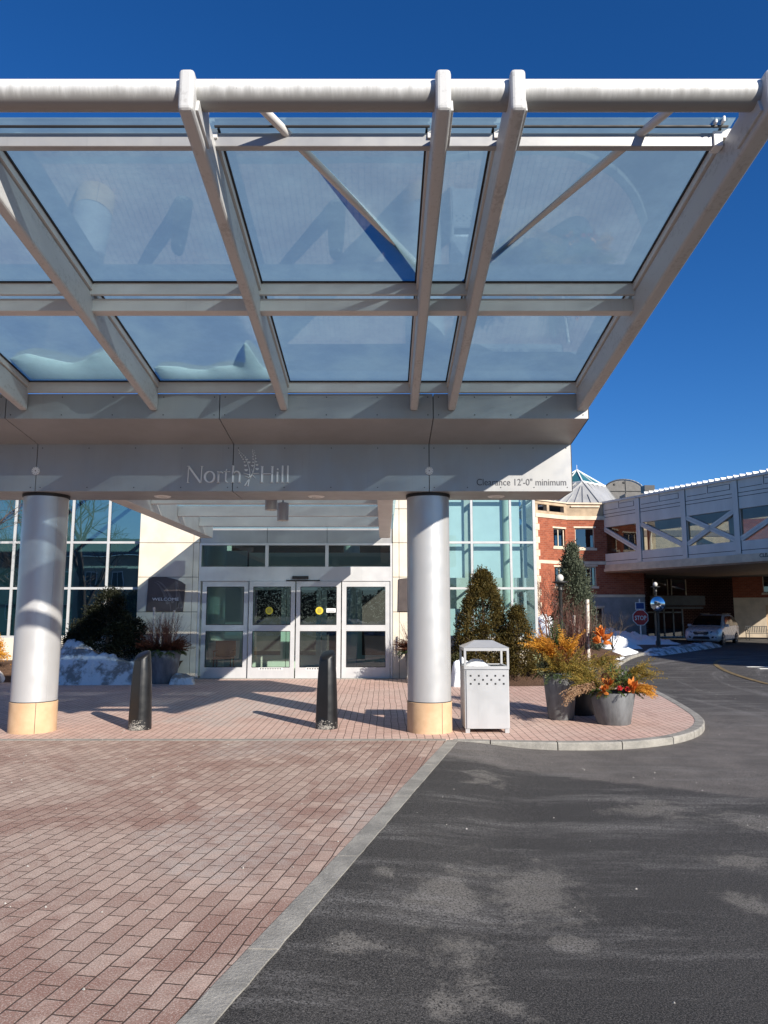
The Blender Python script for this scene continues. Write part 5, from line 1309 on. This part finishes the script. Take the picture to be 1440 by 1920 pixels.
# building behind / below the bridge
UB = thing('gatehouse_building', (22, 56, 0), 'dark recessed brick building with a porch in the shade under the bridge', 'building')
M_BRD = m_brick('brick_shade_tone', 0, (.06, .017, .01), (.04, .012, .008));  # brick colours darkened to hold the shade of the underpass
b = MB(); b.box(16.3, 57, 0, 32, 57.4, 8.6); b.box(16.3, 46.95, 0, 16.6, 57, 8.0); b.build('back_wall', M_BRD, UB)  # left side wall blocks daylight from entering the recess
b = MB(); b.box(16.6, 47, 4.36, 31, 57, 4.6); b.build('recess_shade_slab', M_IDARK, UB)  # slab added over the recess so that it stays dark
b = MB(); b.box(16.61, 56.6, 4.62, 34, 56.98, 9.7); b.build('upper_wall', simple('beige_wall', (.42, .37, .28), .8, var=.15), UB)
for z in (6.1, 7.6): b = MB(); b.box(16.62, 56.52, z, 34, 56.595, z+.45); b.build('band', M_GREYROOF, UB)
b = MB(); b.box(19.4, 54.2, 2.3, 23.4, 54.4, 3.0); b.box(19.5, 54.1, 2.05, 23.2, 57, 2.2); b.build('porch_fascia', simple('porch_shade_tone', (.10, .10, .10), .8), UB)  # pale fascia coloured dark to carry the underpass shade
f = MB(); 
for x in (19.9, 20.6, 21.3, 22.0, 22.7): f.box(x-.05, 56.7, 0, x+.05, 56.8, 2.05)
f.box(19.9, 56.7, 1.75, 22.7, 56.8, 1.85); fo = f.build('entrance_frame', M_GREYSTONE, UB); f = MB(); f.box(19.9, 56.9, 0, 22.7, 56.95, 2.0); f.build('lobby_shade_sheet', M_IDARK, fo)  # dark sheet behind the glass, painting in the deep shade there
g = MB(); g.quad((19.9, 56.78, 0), (22.7, 56.78, 0), (22.7, 56.78, 2.0), (19.9, 56.78, 2.0)); g.build('glass', M_FARGLASS, fo)
for x in (20.6, 22.0): 
    f = MB(); f.box(x, 56.85, 3.1, x+.06, 56.98, 4.3); f.box(x+1.1, 56.85, 3.1, x+1.16, 56.98, 4.3); fo = f.build('window_frame', M_CREAM, UB)
    g = MB(); g.quad((x+.06, 56.95, 3.1), (x+1.1, 56.95, 3.1), (x+1.1, 56.95, 4.3), (x+.06, 56.95, 4.3)); g.build('pane', M_FARGLASS, fo)
# sunlit brick end wall on the right
RBp, RBq = (25.6, 54.5), (33.0, 51.0)
RB = thing('brick_wing', (28, 53, 0), 'brick wing with cream base beyond the bridge at the right edge', 'building')
M_BRR = m_brick('brick_r', atan2(RBq[1]-RBp[1], RBq[0]-RBp[0]))
_BB = BB; BB = RB
so_ = s_of(RBp, RBq, 1427)
wallholes(RBp, RBq, 2.85, 8.6, [(so_, so_+1.2, 3.2, 4.5)], M_BRR, 'wall'); window(RB, RBp, RBq, so_, so_+1.2, 3.2, 4.5)
wallholes(RBp, RBq, 0, 2.85, [(so_+.1, so_+1.0, .0, 2.3)], M_CREAM, 'stone_base', .4)
b = MB(); wall(b, wpt(RBp, RBq, so_+.1, 0)[:2], wpt(RBp, RBq, so_+1.0, 0)[:2], 0, 2.3, .05, -.25); b.build('door', M_TAN, RB)
BB = _BB

# rooftop plant
HV = thing('rooftop_unit', (17.6, 51, 8.3), 'dark grey rooftop air unit with black box on top beside the pyramid roof', 'rooftop unit')
b = MB(); b.box(16.7, 50.5, 8.31, 18.9, 51.8, 9.95); b.build('casing', M_GREYROOF, HV, bevel=.02)
b = MB(); b.box(18.1, 50.6, 9.96, 18.8, 51.4, 10.55); b.build('fan_box', M_POLE, HV)
b = MB(); b.box(17.5, 50.47, 9.5, 17.65, 50.498, 9.75); b.build('badge', M_SIGNWHITE, HV)
HV2 = thing('rooftop_unit', (19.5, 50.6, 8.3), 'white rooftop box with a blue oval badge on the bridge roof', 'rooftop unit')
b = MB(); b.box(18.55, 49.6, 8.31, 19.75, 50.4, 9.95); b.build('casing', M_SIGNWHITE, HV2, bevel=.02)
b = MB(); e_ = [(19.1+.22*cos(2*pi*k/20), 49.59, 9.75+.09*sin(2*pi*k/20)) for k in range(20)]; b.prism(e_, (0,0,0), (0, .008, 0)); b.build('badge', M_BLUE, HV2)

# bench
def bench(x, y, label):
    t = thing('park_bench', (x, y, -.1), label, 'bench', 'dark slatted benches by the brick wing')
    b = MB()
    for k in range(5): b.box(x-.75, y-.05+k*.09, .36, x+.75, y+.02+k*.09, .39)
    b.build('seat', M_POLE, t); b = MB()
    for k in range(13): b.box(x-.74+k*.12, y+.42, .42, x-.70+k*.12, y+.45, .82)
    b.box(x-.75, y+.41, .82, x+.75, y+.46, .86); b.build('backrest', M_POLE, t)
    for xx in (x-.72, x+.72):
        for yy in (y-.02, y+.43): 
            b = MB(); b.tube((xx, yy, -.11), (xx, yy, .60), .025, n=8); b.build('leg', M_POLE, t)
        b = MB(); b.box(xx-.03, y-.04, .58, xx+.03, y+.45, .61); b.build('armrest', M_POLE, t)
bench(25.6, 51.0, 'dark slatted bench against the brick wing at the right edge')

# ================================================================== VAN
VAN = thing('parked_van', (0, 0, 0), 'white minivan parked in the shade under the bridge', 'van')
st = [(0.00, .34, .72, .76, .60, .66, .70), (.06, .26, .88, .90, .66, .80, .82), (.20, .22, .95, .97, .74, .88, .92), (.85, .21, .98, 1.0, .90, .90, 1.03), (1.22, .21, .98, 1.0, .97, .88, 1.10),
      (1.75, .21, .98, 1.0, 1.0, .76, 1.48), (2.25, .21, .98, 1.0, 1.02, .70, 1.70), (3.0, .21, .98, 1.0, 1.03, .71, 1.77), (4.0, .21, .98, 1.0, 1.05, .71, 1.77), (4.6, .23, .97, .99, 1.06, .69, 1.72),
      (4.95, .28, .93, .96, 1.05, .64, 1.50), (5.1, .34, .86, .92, 1.0, .66, 1.20), (5.15, .40, .80, .88, .9, .68, 1.0)]
b = MB(); vs = []; K = 13
for (y, zb_, wl, wb, zbelt, wt, zt_) in st:
    ring = [(0, zb_), (wl*.9, zb_), (wl, zb_+.10), (wb, (zb_+zbelt)/2+.02), (wb*.985, zbelt), (wt+(wb*.985-wt)*.12, zt_-(zt_-zbelt)*.12), (wt*.9, zt_-.005)]
    half = [(-x, z) for x, z in ring[::-1][:-1]]
    full = ring + [(0, zt_+.02)] + half
    full = [(x, z) for x, z in full]
    for x, z in full: vs.append((x, y, z))
K = len(full); fs = []
for k in range(len(st)-1):
    for i in range(K): fs.append((k*K+i, k*K+(i+1) % K, (k+1)*K+(i+1) % K, (k+1)*K+i))
fs += [tuple(range(K)), tuple(range((len(st)-1)*K, len(st)*K))[::-1]]
b.add(vs, fs); body = b.build('body', M_VAN, VAN, smooth=True); 
def vq(name, pts, mat, par=VAN): m = MB(); m.add(pts, [tuple(range(len(pts)))]); return m.build(name, mat, par)
m = MB(); m.add([(-.82, 1.20, 1.135), (.82, 1.20, 1.135), (.74, 1.74, 1.515), (-.74, 1.74, 1.515), (.66, 2.18, 1.70), (-.66, 2.18, 1.70), (0, 1.20, 1.15), (0, 1.74, 1.53), (0, 2.18, 1.72)], [(0, 6, 7, 3), (6, 1, 2, 7), (3, 7, 8, 5), (7, 2, 4, 8)]); m.build('windscreen', M_CARGLASS, VAN)
for s_ in (-1, 1):
    vq('side_window', [(s_*.985, 1.65, 1.07), (s_*.985, 2.75, 1.08), (s_*.775, 2.75, 1.66), (s_*.785, 2.25, 1.62)], M_CARGLASS)
    vq('side_window', [(s_*.988, 2.82, 1.08), (s_*.988, 3.75, 1.09), (s_*.775, 3.75, 1.67), (s_*.775, 2.82, 1.66)], M_CARGLASS)
    vq('side_window', [(s_*.985, 3.82, 1.10), (s_*.972, 4.75, 1.12), (s_*.775, 4.6, 1.60), (s_*.775, 3.82, 1.67)], M_CARGLASS)
    for yy in (.95, 4.05):
        m = MB(); m.tube((s_*.80, yy, .34), (s_*1.005, yy, .34), .34, n=28); wh = m.build('wheel', M_TYRE, VAN, smooth=True)
        m = MB(); m.tube((s_*1.0, yy, .34), (s_*1.012, yy, .34), .22, n=20)
        for q in range(5): a = 2*pi*q/5; m.beam((s_*1.016, yy, .34), (s_*1.016, yy+.2*cos(a), .34+.2*sin(a)), .02, .05, (1, 0, 0))
        m.build('rim', M_RIM, wh)
        m = MB(); m.tube((s_*.90, yy, .36), (s_*.996, yy, .36), .40, n=28); m.build('wheel_arch', M_BLACK, VAN)
    m = MB(); m.add([(s_*.50, -.035, .72), (s_*.86, .09, .74), (s_*.885, .24, .80), (s_*.60, .03, .81)], [(0, 1, 2, 3)]); m.build('headlight', M_CARGLASS, VAN)
    m = MB(); m.add([(s_*.55, -.03, .40), (s_*.83, .03, .42), (s_*.83, .03, .52), (s_*.60, -.03, .50)], [(0, 1, 2, 3)]); m.build('fog_light', M_BLACK, VAN)
    m = MB(); m.obox((s_*1.08, 1.62, 1.12), (.10, 0, 0), (0, .06, 0), (0, 0, .075)); m.beam((s_*.97, 1.62, 1.06), (s_*1.04, 1.62, 1.09), .05, .04); m.build('wing_mirror', M_VAN, VAN, bevel=.02)
    m = MB(); m.beam((s_*.62, 2.4, 1.80), (s_*.62, 4.5, 1.80), .04, .04); m.build('roof_rail', M_BLACK, VAN)
m = MB(); m.add([(-.44, -.05, .70), (-.34, -.06, .60), (.34, -.06, .60), (.44, -.05, .70), (.40, -.02, .79), (-.40, -.02, .79)], [(0, 1, 2, 3, 4, 5)]); m.build('grille', M_BLACK, VAN)
m = MB(); m.beam((-.38, -.045, .775), (.38, -.045, .775), .02, .02); m.beam((-.2, -.065, .72), (.2, -.065, .72), .02, .025); m.build('chrome_trim', M_CHROME, VAN)
m = MB(); m.add([(-.50, -.045, .34), (.50, -.045, .34), (.42, -.05, .50), (-.42, -.05, .50)], [(0, 1, 2, 3)]); m.build('lower_grille', M_BLACK, VAN)
m = MB(); m.box(-.15, -.075, .51, .15, -.065, .62); m.build('number_plate', M_SIGNWHITE, VAN)
ang = radians(-38); c_ = Vector((18.6, 43.9, -.1)); VAN.location = c_; VAN.rotation_euler = (0, 0, ang)

# ================================================================== WHAT STANDS BEHIND THE CAMERA (seen in the glass)
RBd = thing('opposite_building', (-30, -34, 0), 'beige building across the drive, seen only as a reflection in the left windows', 'building')
b = MB(); b.box(-52, -38, -.2, -14, -32, 7.4); b.build('wall', M_BEIGE, RBd)
b = MB(); b.prism([(-53, -31.5, 7.4), (-13, -31.5, 7.4), (-16, -35, 9.4), (-50, -35, 9.4)], (0,0,0), (0, -.2, .02)); b.build('roof', M_GREYROOF, RBd)
for k in range(14):
    x = -50 + k*2.6
    for z in (1.1, 4.3):
        m = MB(); m.box(x-.55, -31.99, z, x+.55, -31.93, z+1.5); w_ = m.build('window', M_SIGNWHITE, RBd)
        m = MB(); m.box(x-.47, -31.925, z+.08, x-.03, -31.91, z+1.42); m.box(x+.03, -31.925, z+.08, x+.47, -31.91, z+1.42); m.build('pane', M_IDARK, w_)
for k, (x, y, h, sd_) in enumerate([(-19.5, -6, 13, 71), (-27, -12, 12, 72), (-11, -20, 11, 73)]):
    baretree('bare_tree', x, y, -.15, h, ['big bare tree reflected in the left windows', 'second bare tree reflected further left', 'bare tree behind the drive, reflected in the doors'][k], 'tree', M_BARKD, sd_, .32, .42, 5)
random.seed(8)
b = MB()
for k in range(16000):
    x = random.uniform(-13, 14); top = 4.2 + 1.6*noise.noise(Vector((x*.35, 0, 0))); z = random.uniform(-.1, top); leafq(b, Vector((x, -30+random.uniform(-1, 1), z)), rv(), .3, .08)
tag(b.build('evergreen_hedge', M_CONDARK), 'dark evergreen belt behind the drive, seen only reflected in the doors', 'hedge')
snowheap(-14, 8, -26, -20, 60, 20, lambda x, y: 1.0 + .4*noise.noise(Vector((x*.4, 0, 0))), M_SNOW, 'long snowbank behind the drive, seen only reflected in the doors')

SB = thing('neighbour_building', (33, 17, 0), 'tall brick building beyond the right edge that shades the bridge road', 'building')
b = MB(); b.box(27, 8, -.2, 40, 26, 12); b.build('wall', M_BRS, SB)
b = MB(); b.box(26.8, 7.8, 12.01, 40.2, 26.2, 12.3); b.build('coping', M_CREAM, SB)
# loose grit and salt crumbs on the drive
random.seed(99); b = MB()
for k in range(420):
    x = random.uniform(-.5, 14) ; y = random.uniform(2.5, 24)
    if x < lineX(y) + .1 or (y > 10.3 and x < 6.6 and y < 21): continue
    z = -.006 - .095*sst((x - lineX(y))/1.3) + .008*noise.noise(Vector(((x-lineX(y)+.05)*.6, y*.5, 0)))
    r = random.uniform(.003, .009)*(1 + y*.02); c = Vector((x, y, z + r*.3))
    p_ = [c + Vector((r*random.uniform(.7, 1.3)*cos(q), r*random.uniform(.7, 1.3)*sin(q), -r*.3)) for q in (0, 1.3, 2.6, 3.9, 5.1)]
    b.add(p_ + [c + Vector((0, 0, r*.7))], [(i, (i+1) % 5, 5) for i in range(5)])
for k in range(500):
    x = random.uniform(-6, 5); y = random.uniform(3, 20)
    if x > lineX(y) - .2 and y < 10.8: continue
    r = random.uniform(.003, .008)*(1 + y*.05); c = Vector((x, y, .006))
    if hypot(x-.7, y-11.66) < .4 or hypot(x+5.39, y-11.66) < .4: continue
    p_ = [c + Vector((r*random.uniform(.7, 1.3)*cos(q), r*random.uniform(.7, 1.3)*sin(q), -.003)) for q in (0, 1.3, 2.6, 3.9, 5.1)]
    b.add(p_ + [c + Vector((0, 0, r*.7))], [(i, (i+1) % 5, 5) for i in range(5)])
tag(b.build('salt_grit', simple('salt_grit', (.36, .34, .31), .8)), kind='stuff', label='pale salt grit scattered over the drive and paving', cat='grit')
